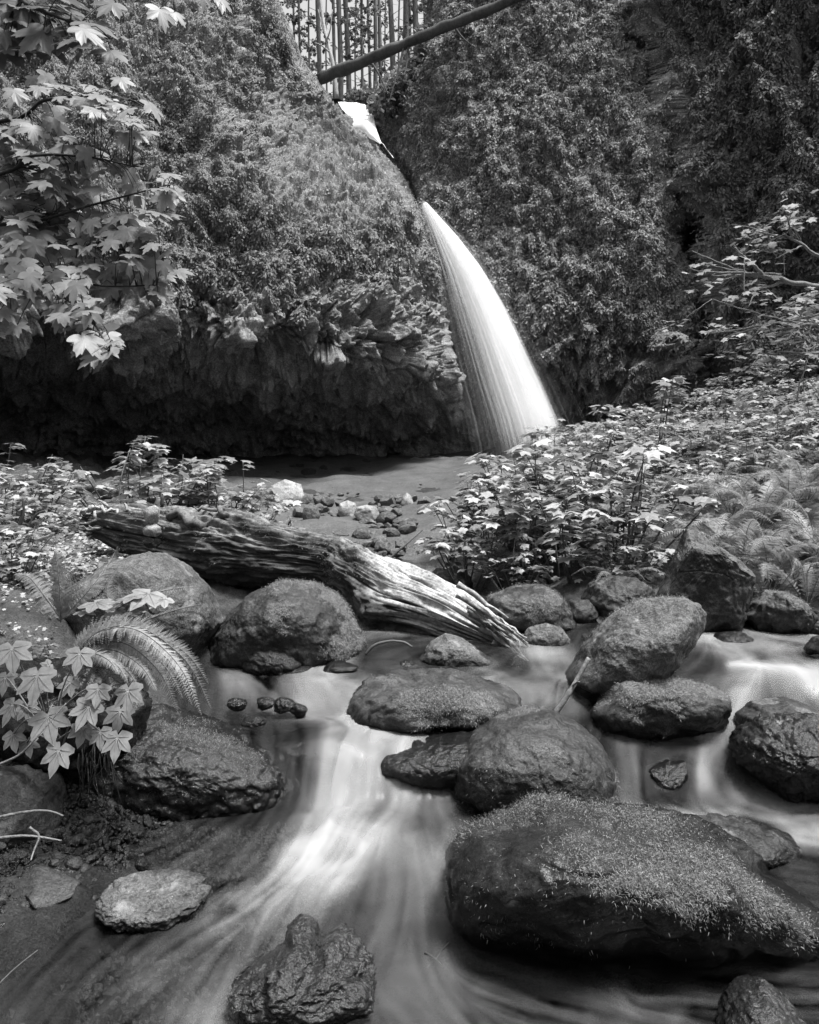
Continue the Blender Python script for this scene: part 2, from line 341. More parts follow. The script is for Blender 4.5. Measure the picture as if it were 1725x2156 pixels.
def dispB(G, x, y, Nn):
    d = x - crev(y); C = sstep(-10, 40, d); low = sstep(760, 860, y) * (1 - sstep(1650, 1750, x))
    amt = fbm(G * .5, 3, 41) * (.24 + .5 * C) + fbm(G * np.array([2, 2, 1.0]), 4, 45) * (.15 + .2 * C) + ridged(G * np.array([3.2, 3.2, 1.9]) + fbm(G * 2, 2, 6)[..., None] * .5, 3, 47) * .09
    f1, f2, cid, tl = worley(G * np.array([1.6, 1.6, 1.2]) + fbm(G * 1.5, 2, 3)[..., None] * .25, 49, True)
    amt = amt + ((cid - .5) * .6 + tl * 1.4) * np.minimum(low + .5 * C, 1)
    e1, e2, eid, el = worley(G * np.array([4, 4, 3.0]), 59, True); amt = amt + ((eid - .5) * .16 + el * .5) * np.minimum(low + .4 * C, 1)
    g1, g2, gid = worley(G * np.array([4.2, 4, 2.8]), 51)
    amt = amt + (gid - .5) * .18 + (.45 - g1) * .22 + ridged(G * np.array([7, 7, 4]), 3, 55) * .035
    amt = amt + .3 * fbm(G * np.array([1.4, 1.4, .35]), 2, 77) * sstep(1500, 1620, x)
    amt = amt * (.12 + .88 * sstep(0, 80, x - np.interp(y, [0, 100, 165, 225, 258, 300, 340, 375, 430, 500], [1045, 1030, 1000, 940, 902, 915, 932, 950, 985, 1000])) * 1.0)
    return amt, np.clip(1.05 - low * .7 - .35 * C + .7 * fbm(G * 1.2, 3, 58), 0, 1)
cl2 = cliff_sheet('cliff', edge([(1000, -100), (1045, 0), (1030, 100), (1000, 165), (945, 225), (905, 258), (918, 300), (936, 340), (950, 375), (985, 430), (1000, 500), (960, 1180)]), edge([(2300, -100), (2300, 1180)]),
                  -100, 1180, 760, 560, DB, dispB, M['cliff'], (2.5, 0))

# small leaves that clothe both walls (nobody could count them)
def tri_fan(outline, zc=0.0, zr=0.0, centre=(0, .35)):
    o = np.array(outline, float); c = np.array([[centre[0], centre[1]]]); v = np.concatenate([c, o])
    r = np.linalg.norm(v - c, axis=1); z = zc - zr * r ** 2
    n = len(o); k = np.arange(n); return np.c_[v, z], np.stack([np.zeros(n, int), 1 + k, 1 + (k + 1) % n], -1)
TUFT_V, TUFT_F = tri_fan([(0, 0), (.2, .4), (.1, .95), (-.14, .9), (-.22, .35)], .05, .3)
SMALL_V, SMALL_F = tri_fan([(0, 0), (.3, .2), (.36, .55), (.12, .7), (0, 1), (-.14, .68), (-.38, .5), (-.28, .18)], .06, .25)
def polar_leaf(spec, zr=.18, fold=.0):
    pts = [(math.sin(math.radians(a)) * r, .0 + math.cos(math.radians(a)) * r) for a, r in spec]
    v, f = tri_fan(pts, .03, zr, (0, .08)); return v, f
half = [(4, .97), (9, .80), (15, .84), (20, .66), (27, .50), (34, .62), (39, .78), (44, .76), (50, .93), (56, .76), (63, .74), (70, .56), (78, .42), (88, .52), (97, .60), (106, .55), (118, .44), (135, .30), (160, .16)]
MAPLE_V, MAPLE_F = polar_leaf([(0, 1.08)] + half + [(180, .05)] + [(-a, r * .98) for a, r in reversed(half)], .22)
hh = [(8, .82), (16, .7), (26, .52), (36, .66), (47, .84), (58, .7), (72, .48), (88, .62), (102, .6), (125, .4), (155, .3)]
CLUB_V, CLUB_F = polar_leaf([(0, 1.0)] + hh + [(180, .08)] + [(-a, r) for a, r in reversed(hh)], .12)
h3 = [(22, .6), (48, .85), (75, .5), (105, .6), (150, .3)]
THIM_V, THIM_F = polar_leaf([(0, 1.0)] + h3 + [(180, .1)] + [(-a, r) for a, r in reversed(h3)], .15)
def clothe(cl, n, keep, size, name, seed, val=None):
    o, G, Nn, X, Y = cl; rg = np.random.default_rng(seed); k = rg.integers(0, X.size, n)
    p = G.reshape(-1, 3)[k]; nn = Nn.reshape(-1, 3)[k]; x = X.ravel()[k]; y = Y.ravel()[k]
    m = rg.random(n) < keep(x, y, p, nn); p, nn, x, y = p[m], nn[m], x[m], y[m]; n = len(p)
    sz = size(x, y) * rg.uniform(.5, 1.5, n) * p[:, 1] / FD
    down = np.array([0, -.15, -1.0]); T = unit(down + nn * rg.uniform(.1, .9, (n, 1)) + rg.normal(0, .5, (n, 3)))
    Nv = unit(nn + np.array([0, -.1, .35]) + rg.normal(0, .22, (n, 3)))
    g = Geo(); stamp(g, TUFT_V, TUFT_F, p + nn * rg.uniform(-.02, .05, (n, 1)), T, Nv, sz, rg.random(n) if val is None else np.clip(rg.random(n) * val(x, y, p), 0, 3.2))
    ob = g.build(name, M['ivy']); tag(ob, kind='stuff'); return ob
def keepA(x, y, p, nn):
    brow = sstep(620, 760, y + .04 * (600 - x) + 60 * fbm(p * 1.1, 2, 4)); return (1 - brow) * np.clip(.85 + .5 * fbm(p * .9, 3, 6), 0.4, 1) * (1 - .55 * LIT_SLOPE(x, y)) * (x < A_EDGE(y) - 6)
oA = clothe(cl1, 440000, keepA, lambda x, y: 5.6 + 2.4 * sstep(450, 750, y) - 1.2 * LIT_SLOPE(x, y), 'cliff_plants', 3, lambda x, y, p: np.clip(.8 + .5 * fbm(p * .8, 3, 9), .2, 1.4) * (.6 + 2.6 * LIT_SLOPE(x, y)))  # leaf values painted brighter on the lit slope, dimmer on the shaded face
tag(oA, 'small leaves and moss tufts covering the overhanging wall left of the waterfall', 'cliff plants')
def keepB(x, y, p, nn):
    low = sstep(800, 950, y + 60 * fbm(p * 1.1, 2, 4)) * (x < 1740); return (1 - .8 * low) * np.clip(.85 + .6 * fbm(p * .8, 3, 66), 0.35, 1) * (y < 1100) * (1 - .9 * np.exp(-((x - crev(y)) / 14) ** 2) * sstep(150, 300, y))
oB = clothe(cl2, 600000, keepB, lambda x, y: 5.4 + 2.6 * sstep(1620, 1750, x) + 1.4 * sstep(500, 800, y), 'cliff_plants', 5, lambda x, y, p: np.clip(1 + .6 * fbm(p * .8, 3, 19), .2, 1.5) * (1 - .25 * sstep(1600, 1700, x)))
tag(oB, 'small drooping leaves and moss covering the tall wall right of the waterfall', 'cliff plants')

# ------------------------------------------------------------------ ground
def gp(x, y, Y): return tuple(P(x, y, Y)[[0, 1, 2]])
G_pts = [(-.3,1,-.25),(.6,1,-.3),(1.6,1.2,-.25),(-.2,1.8,-.25),(.6,2,-.25),(1.4,2.2,-.25),(0,2.5,-.22),(-.8,1.3,-.14),(-1.3,1.2,-.08),(-2,1.2,.15),
 (-1.0,1.75,-.07),(-1.25,1.9,-.01),(-1.02,2.05,0.0),(-1.25,2.3,.07),(-.78,2.15,-.07),(-.5,2.2,-.16),(-.9,2.6,-.1),(-1.45,2.6,.15),(-1.6,2.9,.4),(-1.3,3.1,.3),(-2.1,2.6,.5),(-2.2,3.4,.62),(-1.7,3.5,.52),(-1.3,3.8,.42),
 (0,3,-.02),(1,3,-.05),(2,3,-.05),(-.6,3.2,.0),(0,3.6,.08),(1.4,3.6,.08),(2.4,3.5,.1),(-.8,4,.12),(0,4.2,.12),(1,4.2,.14),(2.2,4.1,.14),(3.2,4.2,.2),
 (0,4.7,.26),(.8,4.9,.24),(1.2,4.65,.26),(2.4,4.7,.3),(3.4,5,.4),(-1.2,4.8,.35),(-2,4.9,.6),(.3,5.6,.22),(0.9,5.6,.4),(1.8,5.6,.45),(3,6,.7),
 gp(700,1130,9),gp(860,1110,9),gp(950,1130,8),gp(700,1050,13),gp(900,1045,13),gp(700,1000,18),gp(950,990,17),gp(500,985,18),gp(700,962,20),gp(1000,960,21),gp(300,965,18.3),gp(0,970,15),gp(100,1050,9),gp(300,1080,9),gp(50,1150,6),gp(300,1180,6.3),gp(500,1130,8),gp(0,960,17.3),gp(-300,900,14),
 gp(1200,930,19),gp(1150,1000,12),gp(1300,1040,9),gp(1100,1080,8),gp(1400,880,17),gp(1500,850,16),gp(1600,1040,8),gp(1720,1000,8),gp(1700,790,15.5),gp(1500,950,12),gp(1900,780,14),gp(1720,880,12),gp(1720,1100,6),gp(1400,1130,6.5),gp(1250,1120,7),gp(1100,990,14),gp(2100,1000,7),gp(1000,950,27),gp(1500,840,20),gp(2000,740,18)]
ZG = tps(G_pts)
def ground_z(x, Y): return ZG(x, Y)
ny, nx = 620, 520
Yg = 0.5 * (34 / .5) ** (np.linspace(0, 1, ny)); t = np.linspace(-1, 1, nx)
Xg = t[None] * (Yg[:, None] * .74 + 1.2); Yg2 = np.repeat(Yg[:, None], nx, 1); Zg = ground_z(Xg, Yg2)
Gp = np.stack([Xg, Yg2, Zg], -1); amp = .012 + .012 * Yg2
basin = sstep(6.5, 9, Yg2) * (1 - sstep(.9, 2.5, Xg - (Yg2 - 9) * .22)) * (1 - sstep(-.9, -2.2, Xg + (Yg2 - 9) * .35))
Zg2 = Zg + fbm(Gp * np.array([3, 2, 0]), 4, 80) * amp * (1 - .6 * basin) + fbm(Gp * np.array([18, 14, 0]), 3, 84) * .012
Gp[..., 2] = Zg2
wetg = 1 - sstep(.0, .07, Zg2 - np.interp(Yg2, [2.7, 2.95, 3.3, 3.45, 5], [0, .17, .17, .28, .30]))
mossg = np.clip((.5 + fbm(Gp * 2.5, 3, 90)) * (1 - basin), 0, 1)
go = obj('ground', Gp.reshape(-1, 3), grid_faces(ny, nx)[:, ::-1], M['ground'], attrs={'moss': mossg, 'wet': wetg}); tag(go, kind='structure')
def gz(x, Y):
    return ground_z(np.asarray(x, float), np.asarray(Y, float))
# pale sandy silt of the plunge basin: a sheet over the ground with an uneven edge
sy = np.linspace(6.6, 27, 220); sx = np.linspace(0, 1, 200)
xl = np.interp(sy, [6.6, 8, 12, 20, 27], [-.9, -2.2, -5.2, -9.5, -13]); xr = np.interp(sy, [6.6, 8, 12, 17, 20, 27], [.3, .8, 2.0, 3.6, 5.2, 6.5])
SX = xl[:, None] + (xr - xl)[:, None] * sx[None]; SY = np.repeat(sy[:, None], 200, 1); rim = np.minimum(np.minimum(sx, 1 - sx) * 6, 1)[None] * np.minimum((SY - 6.6) / 1.5, 1)
SZ = gz(SX, SY) + rim * .16 - .05 + fbm(np.stack([SX * .8, SY * .6, SX * 0], -1), 3, 99) * .09 + fbm(np.stack([SX * 4, SY * 3, SX * 0], -1), 2, 97) * .012
so = obj('gravel_flat', np.stack([SX, SY, SZ], -1).reshape(-1, 3), grid_faces(220, 200)[:, ::-1], M['sand'], attrs={'moss': SX * 0, 'wet': SX * 0 + .25}); tag(so, kind='structure')
# unseen slopes behind and beside the viewpoint, added to block frontal sky light
hn = 90; a = np.linspace(-1.05 * math.pi, .05 * math.pi, hn); r = np.linspace(0, 1, 30)
A_, R_ = np.meshgrid(a, r); rad = 4.2 + R_ * 20
HX = np.cos(A_) * rad * 1.1; HY = 1.2 + np.sin(A_) * rad * .9; HZ = -.35 + 15 * sstep(.06, 1, R_) + fbm(np.stack([HX, HY, HX * 0], -1) * .4, 3, 101) * 1.2 * R_ - .1
ho = obj('unseen_blocking_hill', np.stack([HX, HY, HZ], -1).reshape(-1, 3), grid_faces(30, hn), M['ground'], attrs={'moss': HX * 0 + .8, 'wet': HX * 0}); tag(ho, kind='structure')
# forest floor above the falls
fx = np.linspace(-1, 1, 60); fy = np.linspace(0, 1, 50); FX, FY = np.meshgrid(fx, fy)
ffY = 28 + FY * 45; ffX = -1.9 + FX * (4.5 + FY * 22); ffZ = 16.3 + FY * 13 + .9 * np.abs(FX) * 4 * FY + fbm(np.stack([ffX, ffY, ffX * 0], -1) * .6, 3, 120) * .5
fo_ = obj('forest_floor', np.stack([ffX, ffY, ffZ], -1).reshape(-1, 3), grid_faces(50, 60)[:, ::-1], M['ground'], attrs={'moss': ffX * 0 + .8, 'wet': ffX * 0}); tag(fo_, kind='structure')

# ------------------------------------------------------------------ stream water
STROKES = [  # polyline in the 1725-wide frame (mapped on the water plane), half width, foam 0..1
 ([(1020,1515),(930,1535),(830,1560),(740,1590),(705,1630),(690,1680),(640,1750),(560,1810),(480,1860)], 42, 1.0),
 ([(780,1575),(770,1640),(740,1700),(690,1760),(580,1820),(500,1860)], 46, .95),
 ([(860,1590),(850,1640),(820,1680),(780,1720),(700,1790)], 34, .9), ([(700,1590),(670,1660),(650,1720)], 30, .75),
 ([(930,1650),(960,1690),(930,1740)], 25, .35),
 ([(820,1720),(820,1850),(770,1950),(690,2010)], 110, .24), ([(560,1830),(500,1950),(430,2080),(330,2200)], 90, .42), ([(480,1870),(420,1900),(300,1980)], 40, .30),
 ([(640,1800),(620,1900),(560,1990),(430,2100)], 80, .42), ([(880,1700),(930,1850),(925,1960),(1000,2050),(1120,2160)], 60, .3), ([(830,2020),(900,2080),(980,2200)], 90, .32), ([(470,1700),(350,1760),(200,1790)], 30, .16),
 ([(650,1445),(655,1470),(640,1500)], 40, .8), ([(710,1440),(700,1470),(690,1500)], 30, .85), ([(600,1450),(540,1480),(480,1500)], 16, .3),
 ([(480,1490),(560,1510),(640,1530),(740,1580)], 22, .75), ([(640,1500),(720,1500),(800,1520),(900,1530)], 34, .38),
 ([(1120,1370),(1130,1430),(1150,1480),(1170,1500)], 34, .75), ([(1230,1490),(1130,1510),(1020,1520)], 28, .45), ([(1180,1440),(1200,1480),(1220,1510)], 25, .6),
 ([(760,1290),(830,1320),(800,1350),(740,1376),(660,1388)], 18, .95), ([(1260,1335),(1180,1360),(1090,1380),(960,1398)], 22, 1.0), ([(1060,1390),(900,1395),(760,1390),(640,1390)], 13, .6), ([(1050,1300),(1120,1330),(1200,1350)], 16, .9),
 ([(900,1400),(700,1410),(500,1420),(420,1425)], 16, .22), ([(1100,1400),(1000,1400)], 20, .3),
 ([(1760,1370),(1600,1372),(1470,1370)], 18, .35), ([(1780,1395),(1600,1398),(1480,1400),(1420,1420)], 18, .75), ([(1760,1420),(1640,1420),(1520,1420)], 14, .6),
 ([(1500,1410),(1560,1440),(1600,1480),(1560,1510)], 28, .75), ([(1620,1400),(1650,1450),(1690,1490),(1760,1500)], 45, .7), ([(1760,1430),(1730,1470),(1760,1500)], 30, .6), ([(1540,1470),(1640,1475),(1740,1490)], 12, .95),
 ([(1560,1500),(1500,1540),(1400,1555),(1300,1540)], 30, .45), ([(1540,1550),(1480,1590),(1480,1640),(1560,1660)], 26, .45), ([(1310,1545),(1330,1600),(1325,1660)], 22, .4),
 ([(1300,1662),(1420,1666),(1540,1680),(1660,1700),(1780,1712)], 20, 1.0), ([(1560,1630),(1640,1655),(1720,1650),(1790,1640)], 30, .75), ([(1480,1600),(1500,1650),(1600,1690),(1780,1720)], 16, .8), ([(1350,1700),(1500,1730),(1700,1770)], 26, .2),
 ([(960,1960),(1150,2000),(1330,2040)], 30, .25), ([(1000,2020),(1200,2080),(1400,2140)], 60, .28), ([(1300,2000),(1330,2040),(1420,2060)], 22, .35), ([(1350,2020),(1500,2030),(1750,2020)], 10, .25), ([(1450,2100),(1600,2160)], 50, .15)]
wny, wnx = 560, 720
wy = np.linspace(2330, 1262, wny); wx = np.linspace(-120, 1860, wnx); WX, WY = np.meshgrid(wx, wy)
fx_ = np.zeros_like(WX); fy_ = np.zeros_like(WX); foam = np.zeros_like(WX); wsum = np.zeros_like(WX)
for pts, w, v in STROKES:
    pts = np.array(pts, float); best = np.full(WX.shape, 1e9)
    for k in range(len(pts) - 1):
        a_, b_ = pts[k], pts[k + 1]; d_ = b_ - a_; L2 = (d_ ** 2).sum()
        tt = np.clip(((WX - a_[0]) * d_[0] + (WY - a_[1]) * d_[1]) / L2, 0, 1)
        dd = np.hypot(WX - a_[0] - tt * d_[0], (WY - a_[1] - tt * d_[1]) * 1.0)
        ww = 1 / (dd + 8) ** 3 * w; dn = d_ / math.sqrt(L2); fx_ += ww * dn[0]; fy_ += ww * dn[1]; wsum += ww; best = np.minimum(best, dd)
    fv = v * np.exp(-(best / w) ** 2 * .9); foam = 1 - (1 - foam) * (1 - fv * .92)
nrm = np.hypot(fx_, fy_) + 1e-12; fx_ /= nrm; fy_ /= nrm
# line-integral convolution: noise drawn out along the current, as a slow shutter records it
rgw = np.random.default_rng(11)
def lic(step, n, seed, blur):
    N0 = np.random.default_rng(seed).random(WX.shape)
    for _ in range(blur): N0 = (N0 + np.roll(N0, 1, 0) + np.roll(N0, 1, 1) + np.roll(N0, -1, 0) + np.roll(N0, -1, 1)) / 5
    acc = N0.copy(); dxp = wx[1] - wx[0]; dyp = wy[1] - wy[0]
    for sgn in (1, -1):
        ix = np.tile(np.arange(wnx, dtype=float), (wny, 1)); iy = np.tile(np.arange(wny, dtype=float)[:, None], (1, wnx))
        for _ in range(n):
            jx = np.clip(ix.round().astype(int), 0, wnx - 1); jy = np.clip(iy.round().astype(int), 0, wny - 1)
            ix = ix + sgn * step * fx_[jy, jx] / dxp; iy = iy + sgn * step * fy_[jy, jx] / dyp
            jx = np.clip(ix.round().astype(int), 0, wnx - 1); jy = np.clip(iy.round().astype(int), 0, wny - 1); acc += N0[jy, jx]
    acc -= acc.mean(); return acc / acc.std()
S1_ = lic(2.2, 22, 1, 4); S2_ = lic(3.0, 26, 2, 9)
wY = (H - .1) * FD / (WY - CY); wX = (WX - CX) * wY / FD
big = fbm(np.stack([wX * 4 + .5 * vnoise(np.stack([wX * 5, wY * 5, wX * 0], -1), 7), wY * 3, wX * 0], -1), 4, 130)
foam = .185 * foam ** 1.4 * (1 - .38 * sstep(1760, 1960, WY)); foam = np.clip(foam * (1 + .035 * S1_ + .11 * S2_ + .65 * big) + .005 * S2_ + .008, 0.0, 1)
def wlevel(X, Y):
    s1 = 2.74 + .12 * sstep(.2, 1.0, X); s2 = 3.33 + .08 * sstep(.6, 1.6, X) + .04 * np.sin(X * 7)
    z = .17 * sstep(s1 - .04 - .08 * sstep(.1, .6, X), s1 + .22 + .22 * sstep(.1, .6, X), Y) + .11 * sstep(s2 - .06, s2 + .24, Y) + .02 * sstep(3.6, 5, Y) + .06 * sstep(4.6, 6.5, Y)
    z += .035 * np.exp(-((X + .32) / .22) ** 2 - ((Y - 3.12) / .16) ** 2) + .04 * np.exp(-((X + .25) / .3) ** 2 - ((Y - 2.55) / .16) ** 2)
    return z
wZ = wlevel(wX, wY) + .0007 * S2_ + .0003 * S1_ + .0016 * fbm(np.stack([wX * 9, wY * 7, wX * 0], -1), 2, 140) + .008 * big * (1 - sstep(3.6, 4.2, wY))
wo_ = obj('stream', np.stack([wX, wY, wZ], -1).reshape(-1, 3), grid_faces(wny, wnx), M['water'], attrs={'foam': foam}); tag(wo_, kind='structure')

# ------------------------------------------------------------------ boulders
_ico = {}
def ico(n):
    if n not in _ico:
        bm = bmesh.new(); bmesh.ops.create_icosphere(bm, subdivisions=n, radius=1)
        v = np.array([x.co[:] for x in bm.verts]); f = np.array([[q.index for q in t.verts] for t in bm.faces]); bm.free(); _ico[n] = (v, f)
    return _ico[n]
def vnormals(V, F):
    fn = np.cross(V[F[:, 1]] - V[F[:, 0]], V[F[:, 2]] - V[F[:, 0]]); N = np.zeros_like(V)
    for k in range(3): np.add.at(N, F[:, k], fn)
    return unit(N)
BLADE_V = np.array([(-.075, 0, 0), (.075, 0, 0), (.06, .55, .18), (-.06, .55, .18), (0, 1, .1)]); BLADE_F = np.array([(0, 1, 2), (0, 2, 3), (3, 2, 4)])
def outline_r(pts):
    p = np.array(pts, float); c = p.mean(0) * .5 + (p.max(0) + p.min(0)) * .25; q = p - c; ths = np.linspace(-np.pi, np.pi, 721); R = np.zeros(721)
    a_ = q; b_ = np.roll(q, -1, 0)
    for i, th in enumerate(ths):
        d = np.array([math.cos(th), -math.sin(th)]); e = b_ - a_; den = d[0] * e[:, 1] - d[1] * e[:, 0]
        with np.errstate(all='ignore'):
            tt = (a_[:, 0] * e[:, 1] - a_[:, 1] * e[:, 0]) / den; ss = (a_[:, 0] * d[1] - a_[:, 1] * d[0]) / den
        ok = (np.abs(den) > 1e-9) & (ss >= -1e-6) & (ss <= 1 + 1e-6) & (tt > 0); R[i] = tt[ok].max() if ok.any() else 1
    k = np.hanning(19); k /= k.sum(); Rs = np.convolve(np.r_[R[-19:-1], R, R[1:19]], k, 'same')[18:-18]; return c, ths, Rs
def boulder(name, pts, Y, th, label, cat='boulder', mat='boulder', sub=6, rough=.03, fac=0, seed=0, moss=0, blades=0, bl=.012, wl=None, wetband=.05, sq=.85, smooth=True, lean=0.0, group=None, mossy=None, base_=0.0, bval=1.0):
    c, ths, Rs = outline_r(pts); v, F = ico(sub); s = np.hypot(v[:, 0], v[:, 2]); ang = np.arctan2(v[:, 2], v[:, 0])
    r = np.interp(ang, ths, Rs) * Y / FD * s ** sq; dep = np.sign(v[:, 1]) * np.abs(v[:, 1]) ** sq * th
    C = P(c[0], c[1], Y); V = np.stack([C[0] + np.cos(ang) * r, C[1] + dep, C[2] + np.sin(ang) * r], -1)
    V[:, 1] += lean * (V[:, 2] - C[2])
    size = (V.max(0) - V.min(0)); sz = float(np.cbrt(np.prod(size)))
    if fac:
        rg = np.random.default_rng(seed + 500); q = V - C
        for _ in range(fac):
            n = unit(rg.normal(0, 1, 3) * np.array([1, 1, .9])); pr = q @ n; h = np.quantile(pr, rg.uniform(.84, .95)); q = q - np.maximum(pr - h, 0)[:, None] * n[None] * .92
        V = q + C
    N = vnormals(V, F); o_ = seed * 7.3
    d = fbm(V / sz * 2.0 + o_, 3, seed) * rough * 1.4 + ridged(V / sz * 5 + o_, 4, seed + 3) * rough * .45 + fbm(V / sz * 14 + o_, 5, seed + 5, .6) * rough * .42 - sstep(.05, 0, np.abs(vnoise(V / sz * 3.1 + o_, seed + 6))) * rough * .5 * (vnoise(V / sz * 1.7 + o_, seed + 7) > -.1)
    if mat == 'jag':
        f1, f2, cid = worley(V / sz * 7 + o_, seed); d = d + (cid - .5) * rough * .8 + (.4 - f1) * rough * .8 + ridged(V / sz * 18 + o_, 3, seed + 9) * rough * .25
    V = V + N * (d * sz)[:, None]
    pa = np.array(pts, float); lo_, hi_ = pa.min(0), pa.max(0)
    for it in range(11):   # the solid is reshaped until its real outline has the proportions measured for the stone
        sx_ = CX + FD * V[:, 0] / V[:, 1]; sy_ = CY - FD * (V[:, 2] - H) / V[:, 1]
        if it < 4:
            k0 = (hi_[0] - lo_[0]) / (sx_.max() - sx_.min()); k1 = (hi_[1] - lo_[1]) / (sy_.max() - sy_.min())
            V[:, 0] = C[0] + (V[:, 0] - C[0]) * k0; V[:, 2] = C[2] + (V[:, 2] - C[2]) * k1
            sx_ = CX + FD * V[:, 0] / V[:, 1]; sy_ = CY - FD * (V[:, 2] - H) / V[:, 1]
            V[:, 0] -= ((sx_.max() + sx_.min()) - (hi_[0] + lo_[0])) / 2 * Y / FD; V[:, 2] += ((sy_.max() + sy_.min()) - (hi_[1] + lo_[1])) / 2 * Y / FD
            continue
        a_ = np.arctan2(-(sy_ - c[1]), sx_ - c[0]); rr_ = np.hypot(sx_ - c[0], sy_ - c[1]); nb = 60
        bi = ((a_ + np.pi) / (2 * np.pi) * nb).astype(int) % nb; ext = np.zeros(nb); np.maximum.at(ext, bi, rr_); ba = (np.arange(nb) + .5) / nb * 2 * np.pi - np.pi
        f_ = np.clip(np.interp(ba, ths, Rs) / np.maximum(ext, 1), .6, 1.5); f_ = (np.roll(f_, 1) + 2 * f_ + np.roll(f_, -1)) / 4
        fv = np.interp(a_, np.r_[ba[0] - 2 * np.pi / nb, ba, ba[-1] + 2 * np.pi / nb], np.r_[f_[-1], f_, f_[0]])
        ev = np.interp(a_, np.r_[ba[0] - 2 * np.pi / nb, ba, ba[-1] + 2 * np.pi / nb], np.r_[ext[-1], ext, ext[0]])
        fv = 1 + (fv - 1) * sstep(.15, 1, rr_ / ev) 
        V[:, 0] += (fv - 1) * (sx_ - c[0]) * V[:, 1] / FD; V[:, 2] -= (fv - 1) * (sy_ - c[1]) * V[:, 1] / FD
    N = vnormals(V, F)
    wlv = wlevel(V[:, 0], V[:, 1]) if wl is None else wl
    wet = 1 - sstep(wetband * .3, wetband, V[:, 2] - wlv + .02 * fbm(V * 14, 2, 3)); ms = np.zeros(len(V))
    if moss:
        ms = np.clip(sstep(.45, .8, fbm(V / sz * 2.6 + o_ + 9, 3, seed + 21) * .8 + N[:, 2] * .55 + moss - .3), 0, 1)
        if mossy is not None: ms = np.clip(ms * mossy(V), 0, 1)
        ms *= 1 - wet
    ob = obj(name, V, F, M[mat], origin=(C[0], C[1], V[:, 2].min()), attrs={'moss': ms, 'wet': wet}, smooth=smooth)
    tag(ob, label, cat, group)
    if blades:
        rg = np.random.default_rng(seed + 900); vis = (N[:, 1] < .5) | (N[:, 2] > .3); w = (ms * (1 - .5 * wet) + base_ * (vnoise(V * 22, 5) > -.1) * (1 - wet)) * vis; w = w / w.sum(); k = rg.choice(len(V), blades, p=w)
        T = unit(N[k] * .5 + np.array([0, -.2, -.6]) + rg.normal(0, .6, (blades, 3))); g = Geo()
        jit = rg.normal(0, 1, (blades, 3)) * sz / 90
        stamp(g, BLADE_V, BLADE_F, V[k] + jit - N[k] * .001, T, unit(N[k] + rg.normal(0, .3, (blades, 3))), bl * rg.uniform(.5, 1.6, blades), rg.random(blades) * bval)
        g.build('moss', M['moss'], parent=ob, smooth=False)
    return ob
boulder('boulder', [(937,1787),(952,1752),(992,1717),(1062,1692),(1122,1670),(1162,1663),(1222,1672),(1302,1687),(1382,1697),(1462,1712),(1527,1742),(1577,1772),(1612,1802),(1642,1842),(1682,1862),(1725,1892),(1800,1940),(1830,2060),(1412,2070),(1300,2050),(1100,2045),(1000,2030),(952,1980),(935,1880)],
        2.1, .30, 'largest boulder, dark and wet with hanging moss strands, front right in the stream', sub=7, rough=.022, mat='dark', seed=1, moss=.22, blades=48000, bval=1.1, bl=.0072, base_=.07, wetband=.10, sq=.62, lean=-.6)
boulder('boulder', [(1440,1716),(1500,1708),(1560,1718),(1612,1735),(1662,1752),(1694,1785),(1690,1810),(1650,1840),(1560,1860),(1480,1830)], 2.5, .16, 'low wedge shaped rock behind the right end of the largest mossy boulder', seed=2, lean=-0.3, moss=.2, rough=.03, sub=6)
boulder('boulder', [(945,1620),(955,1580),(985,1540),(1040,1503),(1100,1488),(1160,1493),(1220,1520),(1265,1560),(1295,1610),(1304,1660),(1300,1740),(1000,1740),(970,1700),(948,1665)], 2.92, .36,
        'smooth rounded boulder with pale patches just behind the largest mossy boulder', mat='boulder', seed=3, moss=.12, blades=9000, bl=.008, base_=.04, sq=.92, rough=.018, sub=7, wetband=.04, lean=-0.35)
boulder('boulder', [(780,1600),(800,1575),(850,1552),(920,1538),(990,1528),(1060,1530),(1060,1680),(900,1665),(800,1640)], 2.98, .22, 'low wet rock at the lip of the white chute beside the rounded boulder', mat='jag', seed=4, lean=-0.2, rough=.02, wetband=.3)
boulder('boulder', [(1178,1425),(1195,1400),(1240,1335),(1290,1290),(1340,1262),(1400,1253),(1455,1258),(1485,1280),(1492,1312),(1480,1345),(1445,1390),(1410,1430),(1370,1470),(1290,1490),(1230,1490),(1190,1465)], 3.55, .34,
        'tall tilted egg shaped boulder with a pale stick leaning on it', mat='pale', seed=5, moss=.12, blades=9000, bval=2, bl=.009, rough=.022, fac=3, sub=7, wetband=.2, lean=-0.35)
boulder('boulder', [(1240,1495),(1270,1460),(1300,1430),(1350,1422),(1420,1424),(1500,1440),(1535,1460),(1544,1490),(1530,1540),(1400,1565),(1270,1560)], 3.25, .2, 'long low moss topped boulder under the tilted egg shaped boulder', seed=6, moss=.55, blades=18000, bval=1.7, bl=.009, wetband=.08, lean=-0.3)
boulder('boulder', [(1545,1500),(1580,1473),(1650,1466),(1700,1482),(1760,1510),(1760,1580),(1540,1580)], 3.14, .2, 'smooth grey rock behind the glistening wet rock at the right edge', seed=7, lean=-0.2, rough=.02, moss=.05)
boulder('boulder', [(1530,1565),(1545,1530),(1600,1503),(1680,1498),(1760,1505),(1830,1560),(1820,1700),(1650,1690),(1590,1640),(1540,1600)], 2.92, .26, 'glistening knobbly wet rock at the right edge of the stream', mat='jag', seed=8, lean=-0.3, rough=.035, sub=7, wetband=.3)
